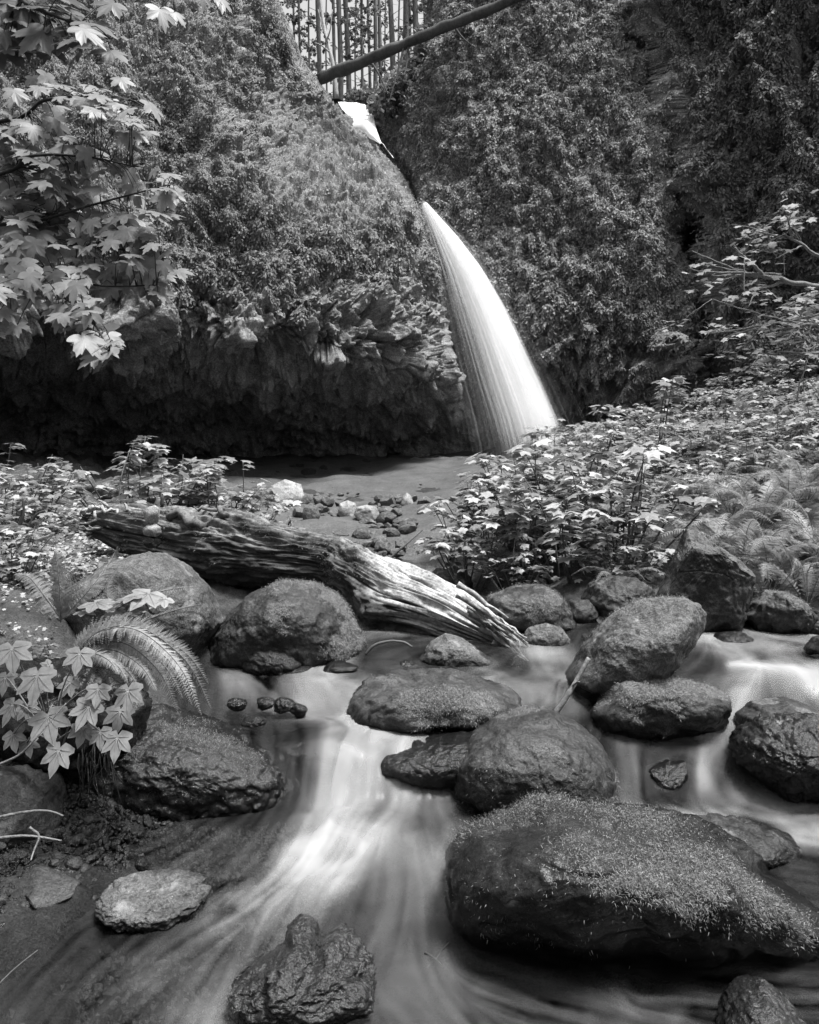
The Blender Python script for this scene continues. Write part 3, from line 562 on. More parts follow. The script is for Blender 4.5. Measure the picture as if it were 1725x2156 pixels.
boulder('boulder', [(728,1500),(738,1460),(770,1425),(830,1408),(950,1406),(1040,1428),(1092,1450),(1102,1480),(1095,1530),(900,1550),(740,1540)], 3.32, .3, 'flat topped mossy boulder in midstream between log and chute', seed=9, moss=.42, blades=14000, bl=.009, wetband=.05, lean=-0.1)
boulder('boulder', [(415,1390),(440,1340),(480,1290),(530,1245),(600,1222),(660,1225),(710,1250),(745,1290),(770,1340),(778,1380),(760,1430),(600,1450),(430,1440)], 4.08, .42, 'big rounded boulder with a thick moss cap in front of the fallen log', seed=10, moss=.5, blades=40000, bval=2.2, bl=.009, rough=.02, sub=7, lean=-0.35,
        mossy=lambda V: sstep(-.02, .12, (V[:, 0] + .93) * .8 - (V[:, 2] - .42) * .1 + .04) )
boulder('boulder', [(120,1300),(150,1230),(230,1182),(310,1160),(350,1163),(400,1190),(440,1230),(468,1280),(474,1315),(450,1355),(415,1420),(350,1480),(180,1480)], 3.85, .38, 'large smooth pale grey boulder on the left bank behind the ferns', mat='pale', seed=11, rough=.015, fac=2, sub=7, lean=-0.3, moss=.1)
boulder('boulder', [(508,1400),(520,1370),(550,1353),(590,1358),(625,1378),(640,1398),(620,1430),(520,1430)], 3.72, .12, 'small dark wet boulder at the foot of the moss capped boulder', seed=12, rough=.03, wetband=.14)
boulder('boulder', [(880,1390),(905,1350),(940,1331),(975,1343),(1010,1368),(1056,1395),(1040,1425),(900,1425)], 3.9, .16, 'rounded grey rock under the split lower end of the log', mat='pale', seed=13, rough=.03, fac=2)
boulder('boulder', [(1008,1290),(1030,1250),(1080,1232),(1140,1228),(1180,1250),(1205,1290),(1222,1325),(1200,1360),(1040,1355)], 4.75, .34, 'broad mossy boulder under the shrubs right of the log', seed=14, moss=.35, blades=7000, bl=.011, lean=-0.3)
boulder('boulder', [(1095,1345),(1112,1320),(1150,1311),(1182,1320),(1204,1348),(1200,1385),(1095,1385)], 4.3, .14, 'small wet stone where the stream passes the log tip', mat='pale', seed=15, rough=.03)
boulder('boulder', [(1222,1260),(1240,1225),(1285,1211),(1340,1215),(1378,1240),(1385,1300),(1300,1345),(1240,1335)], 5.0, .3, 'dark mossy boulder left of the tall pyramid shaped rock', seed=16, lean=-0.3, moss=.3, blades=1500)
boulder('boulder', [(1372,1262),(1402,1208),(1420,1160),(1438,1112),(1466,1104),(1500,1140),(1560,1178),(1594,1212),(1584,1260),(1560,1360),(1440,1370),(1385,1330)], 4.7, .36, 'tall pyramid shaped rock standing on the right shore', mat='boulder', seed=17, rough=.025, fac=5, sub=7, sq=.95, moss=.15, lean=-0.2)
boulder('boulder', [(1558,1300),(1570,1265),(1610,1240),(1660,1246),(1700,1270),(1728,1300),(1720,1345),(1575,1345)], 4.6, .24, 'rounded mossy boulder right of the pyramid shaped rock', seed=18, lean=-0.3, moss=.35, blades=1800)
boulder('boulder', [(1683,1325),(1695,1300),(1730,1290),(1780,1310),(1780,1345),(1690,1345)], 4.5, .12, 'small dark boulder at the right edge of the far shore', seed=19)
boulder('boulder', [(130,1540),(190,1500),(270,1482),(340,1478),(430,1502),(510,1530),(590,1560),(634,1600),(643,1640),(632,1690),(560,1735),(400,1745),(200,1740),(110,1700)], 2.98, .34, 'long dark mossy ledge rock left of the white chute', mat='jag', seed=20, rough=.028, moss=.35, sub=7, blades=12000, bl=.007, base_=.05, wetband=.12, sq=.75, lean=-0.1)
boulder('boulder', [(196,1910),(212,1880),(240,1850),(290,1835),(350,1828),(410,1830),(440,1850),(448,1875),(420,1915),(350,1960),(250,1965),(205,1940)], 2.13, .14, 'low rounded wet rock with a pale top at the lower left waterline', mat='pale', seed=21, fac=3, rough=.055, wetband=.05, moss=0)
boulder('boulder', [(476,2110),(488,2057),(530,2025),(575,1997),(597,1982),(603,1947),(632,1921),(665,1930),(687,1966),(710,1934),(742,1950),(768,1987),(792,2017),(795,2060),(786,2140),(700,2170),(600,2180),(520,2170)], 1.78, .17, 'jagged two peaked black rock nearest the camera in midstream', mat='jag', seed=22, rough=.03, fac=7, sub=7, wetband=.03, sq=.9, lean=-0.15)
boulder('boulder', [(1500,2200),(1517,2092),(1547,2057),(1572,2049),(1612,2060),(1655,2097),(1730,2190),(1720,2270),(1520,2270)], 1.62, .14, 'dark rounded rock cut off by the bottom right corner', mat='jag', seed=23, rough=.03)
boulder('boulder', [(1350,1650),(1360,1612),(1400,1598),(1444,1600),(1453,1655),(1445,1690),(1355,1690)], 2.96, .1, 'small square wet rock with water pouring over it', mat='jag', seed=24, rough=.025, wetband=.4)
boulder('boulder', [(-90,1650),(0,1615),(60,1608),(128,1622),(142,1660),(138,1720),(115,1768),(20,1790),(-90,1790)], 2.45, .22, 'flat dark slab at the left edge under the broad leaves', seed=25, fac=5, rough=.02, sq=.8)
boulder('boulder', [(-90,1420),(0,1392),(60,1385),(200,1382),(290,1420),(325,1480),(300,1560),(230,1640),(100,1660),(-90,1660)], 2.78, .2, 'dark rock standing in for the shaded hollow of the left bank behind the star shaped leaves', mat='dark', seed=34, rough=.05, moss=.2, sub=6, wl=-2)  # dark rock added in place of the shaded hollow under the bank
boulder('stone', [(38,1850),(72,1814),(125,1830),(176,1856),(152,1892),(85,1925),(62,1902)], 2.17, .10, 'flat triangular grey stone on the gravel at lower left', 'stone', seed=26, fac=5, sub=5, rough=.02, wl=-.1, lean=.5)
boulder('boulder', [(-60,1240),(-20,1190),(30,1172),(68,1182),(78,1230),(70,1300),(-60,1310)], 4.4, .3, 'dark round boulder at the left edge behind the fern', seed=27)
boulder('boulder', [(893,1215),(920,1195),(960,1192),(990,1210),(1004,1250),(900,1250)], 6.0, .25, 'pale rock in the gap between log and right hand shrubs', mat='pale', seed=28)
boulder('boulder', [(1045,1215),(1070,1192),(1120,1190),(1160,1215),(1160,1245),(1050,1245)], 5.9, .25, 'half hidden rock under the shrubs behind the broad mossy boulder', seed=29)
boulder('stone', [(1185,1290),(1200,1262),(1240,1262),(1262,1290),(1255,1325),(1190,1325)], 4.85, .15, 'small dark stone wedged between two mossy boulders on the far shore', 'stone', seed=30, sub=5)
boulder('stone', [(1488,1345),(1510,1330),(1560,1328),(1590,1345),(1580,1362),(1490,1362)], 4.35, .12, 'flat slab at the waterline below the pyramid shaped rock', 'stone', seed=31, sub=5, fac=4)
boulder('stone', [(1690,1365),(1710,1340),(1760,1330),(1790,1370),(1700,1380)], 3.95, .12, 'dark stone in the calm water at the right edge', 'stone', seed=32, sub=5, mat='jag')
boulder('boulder', [(560,1548),(640,1530),(730,1528),(800,1543),(830,1575),(800,1620),(600,1620)], 3.1, .16, 'drowned dark rock with a sheet of water sliding over it', seed=33, wetband=1.0, mat='jag', rough=.012)
for k, (x, y, w, h, Y) in enumerate([(535, 1518, 26, 14, 3.2), (598, 1482, 24, 16, 3.28), (630, 1493, 18, 14, 3.26), (560, 1478, 22, 13, 3.3), (785, 1512, 22, 16, 3.15), (500, 1480, 22, 12, 3.3), (615, 1405, 40, 10, 3.7), (715, 1402, 40, 11, 3.7), (300, 1817, 16, 14, 2.25), (862, 1400, 24, 10, 3.8)]):
    an = np.linspace(0, 2 * np.pi, 11)[:-1]; rg = np.random.default_rng(k + 40); rr = rg.uniform(.75, 1.15, 10)
    boulder('stone', [(x + w * math.cos(t_) * q, y + h * math.sin(t_) * q + (6 if math.sin(t_) > 0 else 0)) for t_, q in zip(an, rr)], Y, w * Y / FD * .8,
            ['small wet stone in the riffle above the ledge rock', 'shiny black stone in the small cascade left of the midstream boulder', 'wet stone beside the black stone in the small cascade', 'wet cobble at the head of the small cascade', 'little dark stone poking out just left of the midstream flat boulder foot', 'pale lit cobble under the fern tips', 'flat wet stone just right of the small dark boulder', 'flat glossy stone in the foam below the moss capped boulder', 'small dark pointed stone above the pale topped rock at lower left', 'dark stone beside the curved root near the log'][k],
            'stone', mat='jag' if k % 2 else 'boulder', sub=5, seed=40 + k, rough=.04, wetband=.2)
# stones of the plunge basin
bas = [(557, 1042, 645, 1012, 1068, 11), (710, 1070, 755, 1055, 1085, 9.6), (745, 1075, 800, 1062, 1090, 9.2), (842, 1058, 872, 1035, 1075, 10.5), (150, 1020, 205, 1000, 1040, 10.5), (205, 1025, 255, 1010, 1042, 10), (350, 985, 425, 962, 1000, 16), (855, 975, 895, 960, 985, 19), (900, 965, 945, 955, 985, 20), (635, 1085, 675, 1058, 1098, 8.8), (1150, 1030, 1200, 1005, 1060, 11)]
bl_ = ['large angular pale rock on the basin sand behind the log', 'squat pale rock left of the pair on the basin floor', 'right hand rock of the pair on the basin floor', 'upright egg shaped pale stone alone on the basin sand', 'angular rock on the left bank below the cave', 'flat rock beside the angular rock on the left bank', 'large dim boulder at the mouth of the cave', 'low rock at the back of the basin left of the waterfall', 'low rock nearest the foot of the waterfall', 'rock behind the big angular rock foot on the basin floor', 'rock half hidden by shrubs at the foot of the waterfall']
for k, (x0, ym, x1, y0, y1, Y) in enumerate(bas):
    xm, w = (x0 + x1) / 2, (x1 - x0) / 2; rg = np.random.default_rng(k + 60)
    an = np.linspace(0, 2 * np.pi, 9)[:-1]; cy = (y0 + y1) / 2 + 7; hh_ = (y1 - y0) / 2 + 7
    boulder('rock', [(xm + w * math.cos(t_) * q, cy + hh_ * math.sin(t_) * q) for t_, q in zip(an, rg.uniform(.85, 1.1, 8))], Y, w * Y / FD, bl_[k], 'rock', mat='light' if k in (0, 1, 2, 3) else 'pale', sub=5, fac=6, seed=60 + k, rough=.02, wl=-5)
# loose cobbles: copies of four shapes
protos = []
def cobble_proto(k, mat):
    v, F = ico(3); rg = np.random.default_rng(200 + k); q = v * np.array([1, .8, .6])
    for _ in range(9):
        n = unit(rg.normal(0, 1, 3)); pr = q @ n; h = np.quantile(pr, rg.uniform(.8, .93)); q = q - np.maximum(pr - h, 0)[:, None] * n[None]
    N = vnormals(q, F); q = q + N * (fbm(q * 2 + k, 3, k) * .06)[:, None]
    me = mesh_np('stone', q, F, {'moss': np.zeros(len(q)), 'wet': np.full(len(q), .75 if mat == 'jag' else .1)}, smooth=False); me.materials.append(M[mat]); return me
cob_pale = [cobble_proto(k, 'pale') for k in range(5)]; cob_wet = [cobble_proto(k + 10, 'jag' if k % 2 else 'boulder') for k in range(5)]
def cobble(me, x, Y, s, label, group, rg, sink=.25, z=None):
    o = bpy.data.objects.new('stone', me); scene.collection.objects.link(o); sc = s * rg.uniform(.8, 1.25, 3)
    zz = (float(gz(x, Y)) if z is None else z) + sc[2] * (.6 - sink)
    o.location = (x, Y, zz); o.scale = sc; o.rotation_euler = (rg.uniform(-.4, .4), rg.uniform(-.4, .4), rg.uniform(0, 6.3)); tag(o, label, 'stone', group); return o
rg = np.random.default_rng(77)
for k in range(130):
    x = rg.uniform(520, 900); y = rg.uniform(1078, 1200) if k < 120 else rg.uniform(1000, 1070); y = max(y, 1070 - (x - 600) * .1) if k < 120 else y
    Y = np.interp(y, [1000, 1050, 1130, 1200], [17, 13, 9, 7]); p = P(x, y, Y); s = rg.uniform(10, 24) * Y / FD if k < 120 else rg.uniform(3, 8) * Y / FD
    cobble(cob_pale[k % 5], p[0], p[1], s, 'pale loose cobble in the rubble between the fallen log and the basin sand', 'cobbles on the basin floor', rg, z=float(gz(p[0], p[1])) + .09 * float(sstep(6.6, 8, p[1])))
for k in range(115):
    x = rg.uniform(-10, 330) ** 1.0; y = rg.uniform(1745, 2150); Y = 1.35 * FD / (y - CY)
    if x > 230 - (y - 1750) * .15 and y < 1900: x *= .6
    p = P(x, y, Y); s = rg.uniform(5, 16) * Y / FD * (1.6 if k % 9 == 0 else 1)
    cobble(cob_wet[k % 5], p[0], p[1], s, 'wet pebble on the small gravel bank at lower left', 'pebbles on the lower left gravel bank', rg, sink=.3)
for k in range(30):
    x = rg.uniform(880, 1725); y = rg.uniform(1305, 1350); Y = np.interp(y, [1300, 1350], [5.1, 4.55]); p = P(x, y, Y)
    cobble(cob_wet[k % 5], p[0], p[1], rg.uniform(8, 24) * Y / FD, 'dark wet stone along the foot of the right hand shore', 'stones along the far shore', rg)
g = Geo(); n = 9000; v, F = ico(1); x = rg.uniform(-1.6, -.2, n); Y = rg.uniform(1.45, 2.75, n); z = gz(x, Y); m = (z > -.17); x, Y, z = x[m], Y[m], z[m]
sc = np.abs(rg.normal(0, .009, len(x))) + .004; T = unit(rg.normal(0, 1, (len(x), 3))); Nn = unit(rg.normal(0, 1, (len(x), 3)))
stamp(g, v * np.array([1, .7, .5]), F, np.stack([x, Y, z + .006], -1), T, Nn, sc)
V_, F_, A_at = g.data(); oo = obj('gravel', V_, F_, M['boulder'], attrs={'moss': A_at['rnd'] * 0, 'wet': (A_at['rnd'] * .7 + .2)}, smooth=False); tag(oo, 'fine wet gravel at lower left running under the shallow water', 'gravel', kind='stuff')

# ------------------------------------------------------------------ fallen log across the far side of the stream
top = np.array([(215,1240),(313,1238),(464,1256),(580,1258),(696,1285),(812,1312),(881,1345),(951,1374),(1044,1409),(1160,1478),(1285,1572)], float) * K
bot = np.array([(235,1300),(330,1345),(464,1385),(560,1412),(650,1425),(835,1440),(893,1495),(986,1560),(1044,1575),(1150,1600),(1250,1622)], float) * K
tt = np.linspace(0, 1, 260); top_s = spline(top, 260); bot_s = spline(bot, 260); dep = np.interp(tt, [0, .5, 1], [6.0, 5.2, 4.25])
cen = (top_s + bot_s) / 2; hw = np.linalg.norm(top_s - bot_s, axis=1) / 2 * dep / FD; C_ = P(cen[:, 0], cen[:, 1], dep)
Tn = unit(np.gradient(C_, axis=0)); U_ = unit(np.cross(Tn, [0, 0, 1.0])); W_ = np.cross(U_, Tn); nseg = 220; th = np.linspace(0, 2 * np.pi, nseg, endpoint=False)
cth, sth = np.cos(th), np.sin(th)
R0 = hw[:, None] * np.ones(nseg)[None]; prm = np.stack([cth[None] * 2.2 + 0 * tt[:, None], sth[None] * 2.2 + 0 * tt[:, None], tt[:, None] * 3.2 + 0 * th[None]], -1)
peel = sstep(.66, .78, tt[:, None] + .05 * fbm(prm * 1.5, 3, 305) + .16 * (sth[None] - .3)); rufn = 1 - peel
grain = ridged(prm * np.array([4.5, 4.5, .9]), 4, 300) * (.03 + .05 * peel) + fbm(prm * np.array([1, 1, 2.2]), 4, 310) * .2 + fbm(prm * np.array([18, 18, 1.4]), 3, 320) * .05 * peel + rufn * (fbm(prm * np.array([4, 4, 9]), 4, 325) * .10 + ridged(prm * np.array([9, 9, 14]), 3, 326) * .03)
endr = sstep(.9, 1, tt)[:, None]
cr = np.abs(vnoise(prm * np.array([3.2, 3.2, .55]), 333)); crack = -.3 * sstep(.07, 0, cr) * (.12 + .88 * peel)
shred = np.where(tt[:, None] > .86, -(tt[:, None] - .86) / .14 * (.5 + .9 * vnoise(prm * np.array([6, 6, .3]), 350)), 0)
R0 = R0 * (1 + grain * (1 - .4 * peel) + crack + np.clip(shred, -.95, .1) * .7)
LV = C_[:, None] + R0[..., None] * (cth[None, :, None] * U_[:, None] + sth[None, :, None] * W_[:, None])
LV = np.concatenate([LV.reshape(-1, 3), C_[[0, -1]]]); m_ = 260; i = np.arange(m_ - 1)[:, None] * nseg + np.arange(nseg)[None]; j = np.arange(m_ - 1)[:, None] * nseg + (np.arange(nseg)[None] + 1) % nseg
Qs = np.stack([i, i + nseg, j + nseg, j], -1).reshape(-1, 4); kk = np.arange(nseg)
caps = np.concatenate([np.stack([np.full(nseg, m_ * nseg), kk, (kk + 1) % nseg], -1), np.stack([np.full(nseg, m_ * nseg + 1), (m_ - 1) * nseg + (kk + 1) % nseg, (m_ - 1) * nseg + kk], -1)])
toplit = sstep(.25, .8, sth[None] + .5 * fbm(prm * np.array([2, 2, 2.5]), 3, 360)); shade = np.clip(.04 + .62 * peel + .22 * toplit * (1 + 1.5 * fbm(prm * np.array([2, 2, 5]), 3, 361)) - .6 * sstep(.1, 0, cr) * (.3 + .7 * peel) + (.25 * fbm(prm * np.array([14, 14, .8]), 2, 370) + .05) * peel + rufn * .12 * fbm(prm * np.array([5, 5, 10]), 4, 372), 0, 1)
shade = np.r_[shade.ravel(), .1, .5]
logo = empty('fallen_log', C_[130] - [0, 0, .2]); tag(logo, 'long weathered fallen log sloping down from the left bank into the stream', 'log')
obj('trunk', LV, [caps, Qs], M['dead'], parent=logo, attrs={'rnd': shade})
rg = np.random.default_rng(6); LN = LV[:-2].reshape(m_, nseg, 3); ii = rg.integers(6, 170, 26000); jj = rg.integers(0, nseg, 26000); pl_ = LN[ii, jj]; nl = unit(pl_ - C_[ii]); mk = (fbm(pl_ * 5, 3, 380) + .5 * nl[:, 2] > .15) & (rg.random(26000) > np.clip(peel[ii, jj] * 1.5, 0, 1)); pl_, nl = pl_[mk], nl[mk]; n_ = len(pl_); g = Geo()
stamp(g, BLADE_V, BLADE_F, pl_ - nl * .003, unit(nl * .6 + rg.normal(0, .6, (n_, 3)) + [0, 0, -.3]), unit(nl + rg.normal(0, .3, (n_, 3))), rg.uniform(.008, .028, n_), rg.random(n_)); g.build('moss', M['moss'], parent=logo, smooth=False)
rg = np.random.default_rng(5)
def splinter(g, a, b, Ya, Yb, w, n=9, wob=.02, val=.8):
    p = np.linspace(P(*a, Ya), P(*b, Yb), n); p = p + rg.normal(0, wob, p.shape) * np.sin(np.linspace(0, np.pi, n))[:, None]
    tube(g, p, np.linspace(w, w * .25, n), 6, val, .4, 3)
g = Geo()
for k in range(34):
    y0 = rg.uniform(1085, 1130); splinter(g, (rg.uniform(225, 270), y0), (rg.uniform(158, 215), y0 + rg.uniform(-22, 6) - (12 if y0 < 1098 else 0)), 5.9, 5.75 + rg.uniform(-.1, .3), rg.uniform(.012, .03), val=rg.uniform(.3, 1))
for a_, b_ in [((300, 1105), (235, 1072)), ((290, 1098), (200, 1066)), ((200, 1068), (160, 1085)), ((310, 1110), (262, 1060)), ((330, 1122), (225, 1108))]: splinter(g, a_, b_, 5.75, 5.7, .035, 12, .02, .85)
g.build('splintered_root', M['dead'], parent=logo)
g = Geo()
for a_, b_, w in [((430, 1110), (330, 1070), .075), ((600, 1118), (480, 1078), .06), ((480, 1085), (408, 1066), .035), ((700, 1150), (590, 1105), .05), ((640, 1120), (560, 1100), .04)]: splinter(g, a_, b_, 5.4, 5.65, w * .8, 14, .035, .3)
g.build('broken_limb', M['dead'], parent=logo)
g = Geo()
for k in range(26):
    x0 = rg.uniform(960, 1060); y0 = 1240 + (x0 - 960) * .75 + rg.uniform(-25, 60); L_ = rg.uniform(40, 130)
    splinter(g, (x0, y0), (min(x0 + L_, 1112), min(y0 + L_ * .68, 1392)), 4.35 - .2 * rg.random(), 4.12, rg.uniform(.008, .022), 8, .008, rg.uniform(.3, 1))
g.build('split_wood', M['dead'], parent=logo)
# stones stacked on the log, and the peg beside them
for k, (x, y, w, h, lab) in enumerate([(320, 1142, 23, 13, 'dark bottom stone of the little cairn on the log'), (321, 1118, 20, 16, 'grey lower middle stone of the little cairn on the log'), (320, 1084, 19, 27, 'pale pointed stone, the biggest of the little cairn on the log'), (319, 1052, 11, 9, 'small dark cap stone on top of the cairn')]):
    an = np.linspace(0, 2 * np.pi, 9)[:-1] + .3; r_ = np.random.default_rng(k + 400); boulder('stone', [(x + w * math.cos(t_) * q, y + h * math.sin(t_) * q) for t_, q in zip(an, r_.uniform(.8, 1.1, 8))], 4.9, w * 4.9 / FD * .8, lab, 'stone', mat='light' if k in (1, 2) else 'dark', sub=4, seed=400 + k, fac=4, wl=-3)
g = Geo(); tube(g, np.linspace(P(341, 1068, 5.2), P(342, 1043, 5.2), 4), .014, 8, .2); tag(g.build('wooden_peg', M['bark'], origin=P(341, 1068, 5.2)), 'short dark peg standing on the log beside the cairn', 'peg')

# ------------------------------------------------------------------ waterfall: falling threads of water
n = 9000; rg = np.random.default_rng(21); m_ = 34; s = np.linspace(0, 1, m_)
rY = [432, 500, 570, 650, 725, 810, 880, 950, 1020]; rX = [899, 962, 1016, 1064, 1102, 1142, 1172, 1196, 1216]; lX = [890, 914, 936, 956, 976, 998, 1018, 1034, 1046]
yy_ = 432 + 590 * s ** 1.15; uu = np.where(rg.random(n) < .93, np.clip(rg.beta(3.6, 1.9, n), 0, 1), rg.random(n) * 1.04 - .03)
half_w = (np.interp(yy_, rY, rX) - np.interp(yy_, rY, lX)) / 2; off = uu * 2 - 1
veil = rg.random(n) < .25; uu = np.where(veil, rg.normal(.42, .38, n), uu); off = uu * 2 - 1
x = np.interp(yy_, rY, lX)[None] + uu[:, None] * 2 * half_w[None] + rg.normal(0, 2.2, (n, 1)) * s[None]; y = yy_[None] + rg.uniform(-6, 6, (n, 1)); dY = rg.normal(0, .5, n)
Yd = (20.5 - 2.2 * s)[None] + dY[:, None] * (half_w / 100)[None] * 1.4
st = rg.uniform(0, .75, n) * (rg.random(n) < .75); en = np.minimum(st + rg.uniform(.25, .8, n), 1.0); q = st[:, None] + (en - st)[:, None] * s[None]
def resamp(Aa): return np.stack([np.interp(q[k], s, Aa[k]) for k in range(n)])
Pw = P(resamp(x), resamp(y), resamp(Yd)); wd = rg.uniform(.006, .022, n)[:, None] * (.55 + .45 * np.sin(np.pi * s) ** .5)[None]
wd = wd[..., None]; Tw = unit(np.gradient(Pw, axis=1)); side = unit(np.cross(Tw, unit(rg.normal(0, 1, (n, 1, 3)))))
V0 = Pw - side * wd; V1 = Pw + side * wd; VV = np.stack([V0, V1], 2).reshape(-1, 3)
b = (np.arange(n) * m_ * 2)[:, None] + (np.arange(m_ - 1) * 2)[None]; Qw = np.stack([b, b + 1, b + 3, b + 2], -1).reshape(-1, 4)
al = (rg.uniform(.03, .12, n)[:, None] * np.sin(np.pi * np.clip(s * .97 + .015, 0, 1))[None] ** .7); al = np.where((st < .02)[:, None] & (s < .5)[None], rg.uniform(.05, .14, n)[:, None], al)
al = np.where(veil[:, None], al * .3, al * 1.25) * (1 - .95 * sstep(.8, 1, q))
wf = obj('waterfall', VV, Qw, M['spray'], attrs={'al': np.repeat(al.ravel(), 2)}); tag(wf, kind='structure')
# water in the chute above
up = np.array([(712, 214), (716, 222), (735, 250), (765, 282), (798, 300), (806, 305), (826, 330)], float); dn = np.array([(752, 216), (770, 222), (786, 248), (792, 270), (802, 296), (812, 312), (830, 332)], float)
us = spline(up, 60); ds = spline(dn, 60); w_ = np.linspace(0, 1, 24); XX = us[:, None] + (ds - us)[:, None] * w_[None, :, None]; DD = np.interp(np.linspace(0, 1, 60), [0, .4, .7, 1], [28, 25.5, 24.5, 23.5])
UP = P(XX[..., 0], XX[..., 1], DD[:, None] - .25 * np.sin(w_ * np.pi)[None]); UP[..., 2] += .06 * fbm(UP * np.array([2.5, .7, 1]), 3, 500)
o = obj('chute_water', UP.reshape(-1, 3), grid_faces(60, 24), M['fall']); tag(o, kind='structure')

# ------------------------------------------------------------------ forest above the falls
rg = np.random.default_rng(31)
trunks = [(622, 6, 38), (631, 7, 36), (652, 6, 40), (672, 12, 33), (689, 5, 44), (702, 9, 35), (717, 14, 31), (735, 14, 32), (747, 5, 45), (760, 7, 38), (770, 5, 46), (778, 8, 36), (787, 11, 33), (800, 10, 34), (812, 5, 48), (827, 15, 30), (838, 6, 42), (850, 16, 31), (864, 8, 36), (876, 14, 31), (898, 8, 36), (912, 10, 34)]
tl = ['slim trunk nearest the left wall in the forest gap', 'thin trunk second from the left wall in the gap', 'thin pale trunk third from the left wall in the gap', 'stout trunk above the left end of the spanning log', 'hair thin far trunk behind the leaning white tree', 'mid grey trunk right of the leaning white tree', 'dark thick trunk directly above the small upper cascade', 'thick trunk right of the one above the upper cascade', 'very thin trunk behind the thick pair of trunks', 'slender trunk in the brightest part of the gap', 'very thin far trunk right of the brightest opening', 'slender trunk left of the twin trunks', 'left one of the twin trunks in the middle right of the gap', 'right one of the twin trunks in the middle right of the gap', 'thinnest far trunk behind the spanning log', 'broad dark trunk behind the middle of the spanning log', 'thin trunk between the two broad dark trunks', 'second broad dark trunk above the log, right part of the gap', 'thin trunk left of the last thick dark trunk', 'last thick dark trunk in the gap', 'slim trunk at the right wall edge', 'trunk rising behind the top of the right wall']
def tree(x, w, Y, lab):
    zb = float(16.3 + (Y - 28) / 45 * 13); p0 = P(x, 200, Y); p0[2] = zb - .3; r0 = w * .95 * Y / FD / 2; hgt = 16; lean = rg.normal(0, .25)
    root = empty('conifer_tree', p0); tag(root, lab, 'tree', 'conifers in the gap above the falls')
    s_ = np.linspace(0, 1, 14); pts = p0 + np.stack([lean * s_ + .05 * np.sin(s_ * 9), 0 * s_, hgt * s_], -1); g = Geo(); tube(g, pts, r0 * (1 - .55 * s_), 10, .5, .15); g.build('trunk', M['bark'], parent=root)
    g = Geo(); cr_ = Geo(); far = w < 8
    for k in range(46 if far else 34):
        h = rg.uniform(.04 if far else .08, .98); a_ = rg.uniform(0, 6.28); L_ = rg.uniform(.3, 1.3) * (1.2 - .5 * h); b0 = pts[0] + np.array([lean * h + .05 * math.sin(h * 9), 0, hgt * h]); e = b0 + np.array([math.cos(a_) * L_, math.sin(a_) * L_, -.25 * L_ + rg.normal(0, .1)])
        tube(g, np.linspace(b0, e, 4), [.02, .015, .01, .005], 4, .3)
        if rg.random() < (.8 if far else .5):
            m = 20; tq = rg.uniform(.3, 1.05, m)[:, None]; pp = b0 + (e - b0) * tq + rg.normal(0, .05, (m, 3)); T = unit((e - b0) + rg.normal(0, .5, (m, 3)) * L_); stamp(cr_, SMALL_V, SMALL_F, pp, T, unit(rg.normal(0, .4, (m, 3)) + [0, 0, 1]), rg.uniform(.1, .26, m))
    g.build('branches', M['bark'], parent=root)
    if cr_.n: cr_.build('crown', M['needles'], parent=root, smooth=False)
for (x, w, Y), lab in zip(trunks, tl): tree(x, w, Y, lab)
root = empty('bare_tree', P(710, 205, 29.5)); tag(root, 'bare white leaning tree in front of the dark conifers', 'tree'); g = Geo()
tube(g, spline([P(710, 208, 29.5), P(700, 130, 29.5), P(690, 90, 29.6), (P(680, 40, 29.8)), P(668, -60, 30)], 20), np.linspace(.1, .06, 20), 8, 1.2, .1); g.build('trunk', M['twig'], parent=root)
g = Geo()
for a_, b_, c_ in [((690, 90), (680, 60), (670, 20)), ((694, 110), (676, 95), (662, 90)), ((688, 85), (696, 60), (700, 20))]: tube(g, spline([P(*a_, 29.5), P(*b_, 29.3), P(*c_, 29.3)], 8), np.linspace(.04, .015, 8), 5, .8)
g.build('limb', M['twig'], parent=root)
root = empty('spanning_log', P(880, 90, 24)); tag(root, 'dark straight fallen trunk spanning the gap above the waterfall', 'log'); g = Geo()
tube(g, np.linspace(P(672, 167, 24.3), P(1130, -22, 22.2), 40), np.linspace(.19, .14, 40) * (1 + .015 * np.sin(np.arange(40) * 1.7)), 20, .3, .3, 4); g.build('trunk', M['bark'], parent=root)
for a_, b_, c_ in [((785, 135), (800, 160), (818, 200)), ((850, 100), (838, 150), (818, 220)), ((860, 98), (856, 140), (850, 160)), ((960, 60), (975, 80), (1000, 100)), ((1040, 20), (1052, 35), (1060, 45))]:
    g = Geo(); tube(g, spline([P(*a_, 23.4), P(*b_, 23.2), P(*c_, 23)], 10), np.linspace(.045, .015, 10), 5, .3); g.build('branch', M['bark'], parent=root)
# undergrowth along the top edges of the gap
g = Geo(); n = 5000; t_ = rg.random(n); ex = np.interp(t_, [0, .4, .7, 1], [930, 975, 1020, 1060]) ; ey = np.interp(t_, [0, .4, .7, 1], [255, 200, 150, 60]); p = P(760 + rg.random(n) * 260, 0, 1)
pp = P(ex * K + rg.normal(0, 14, n), ey * K + rg.normal(8, 12, n), 26 + rg.uniform(-.8, 1.5, n)); stamp(g, SMALL_V, SMALL_F, pp, unit(rg.normal(0, 1, (n, 3)) + [0, -.3, -.4]), unit(rg.normal(0, .5, (n, 3)) + [0, -.3, 1]), rg.uniform(.1, .28, n))
pp = P(rg.uniform(735, 900, n), rg.uniform(192, 212, n), rg.uniform(29.5, 33, n)); stamp(g, SMALL_V, SMALL_F, pp, unit(rg.normal(0, 1, (n, 3)) + [0, -.3, -.2]), unit(rg.normal(0, .5, (n, 3)) + [0, -.3, 1]), rg.uniform(.1, .28, n))
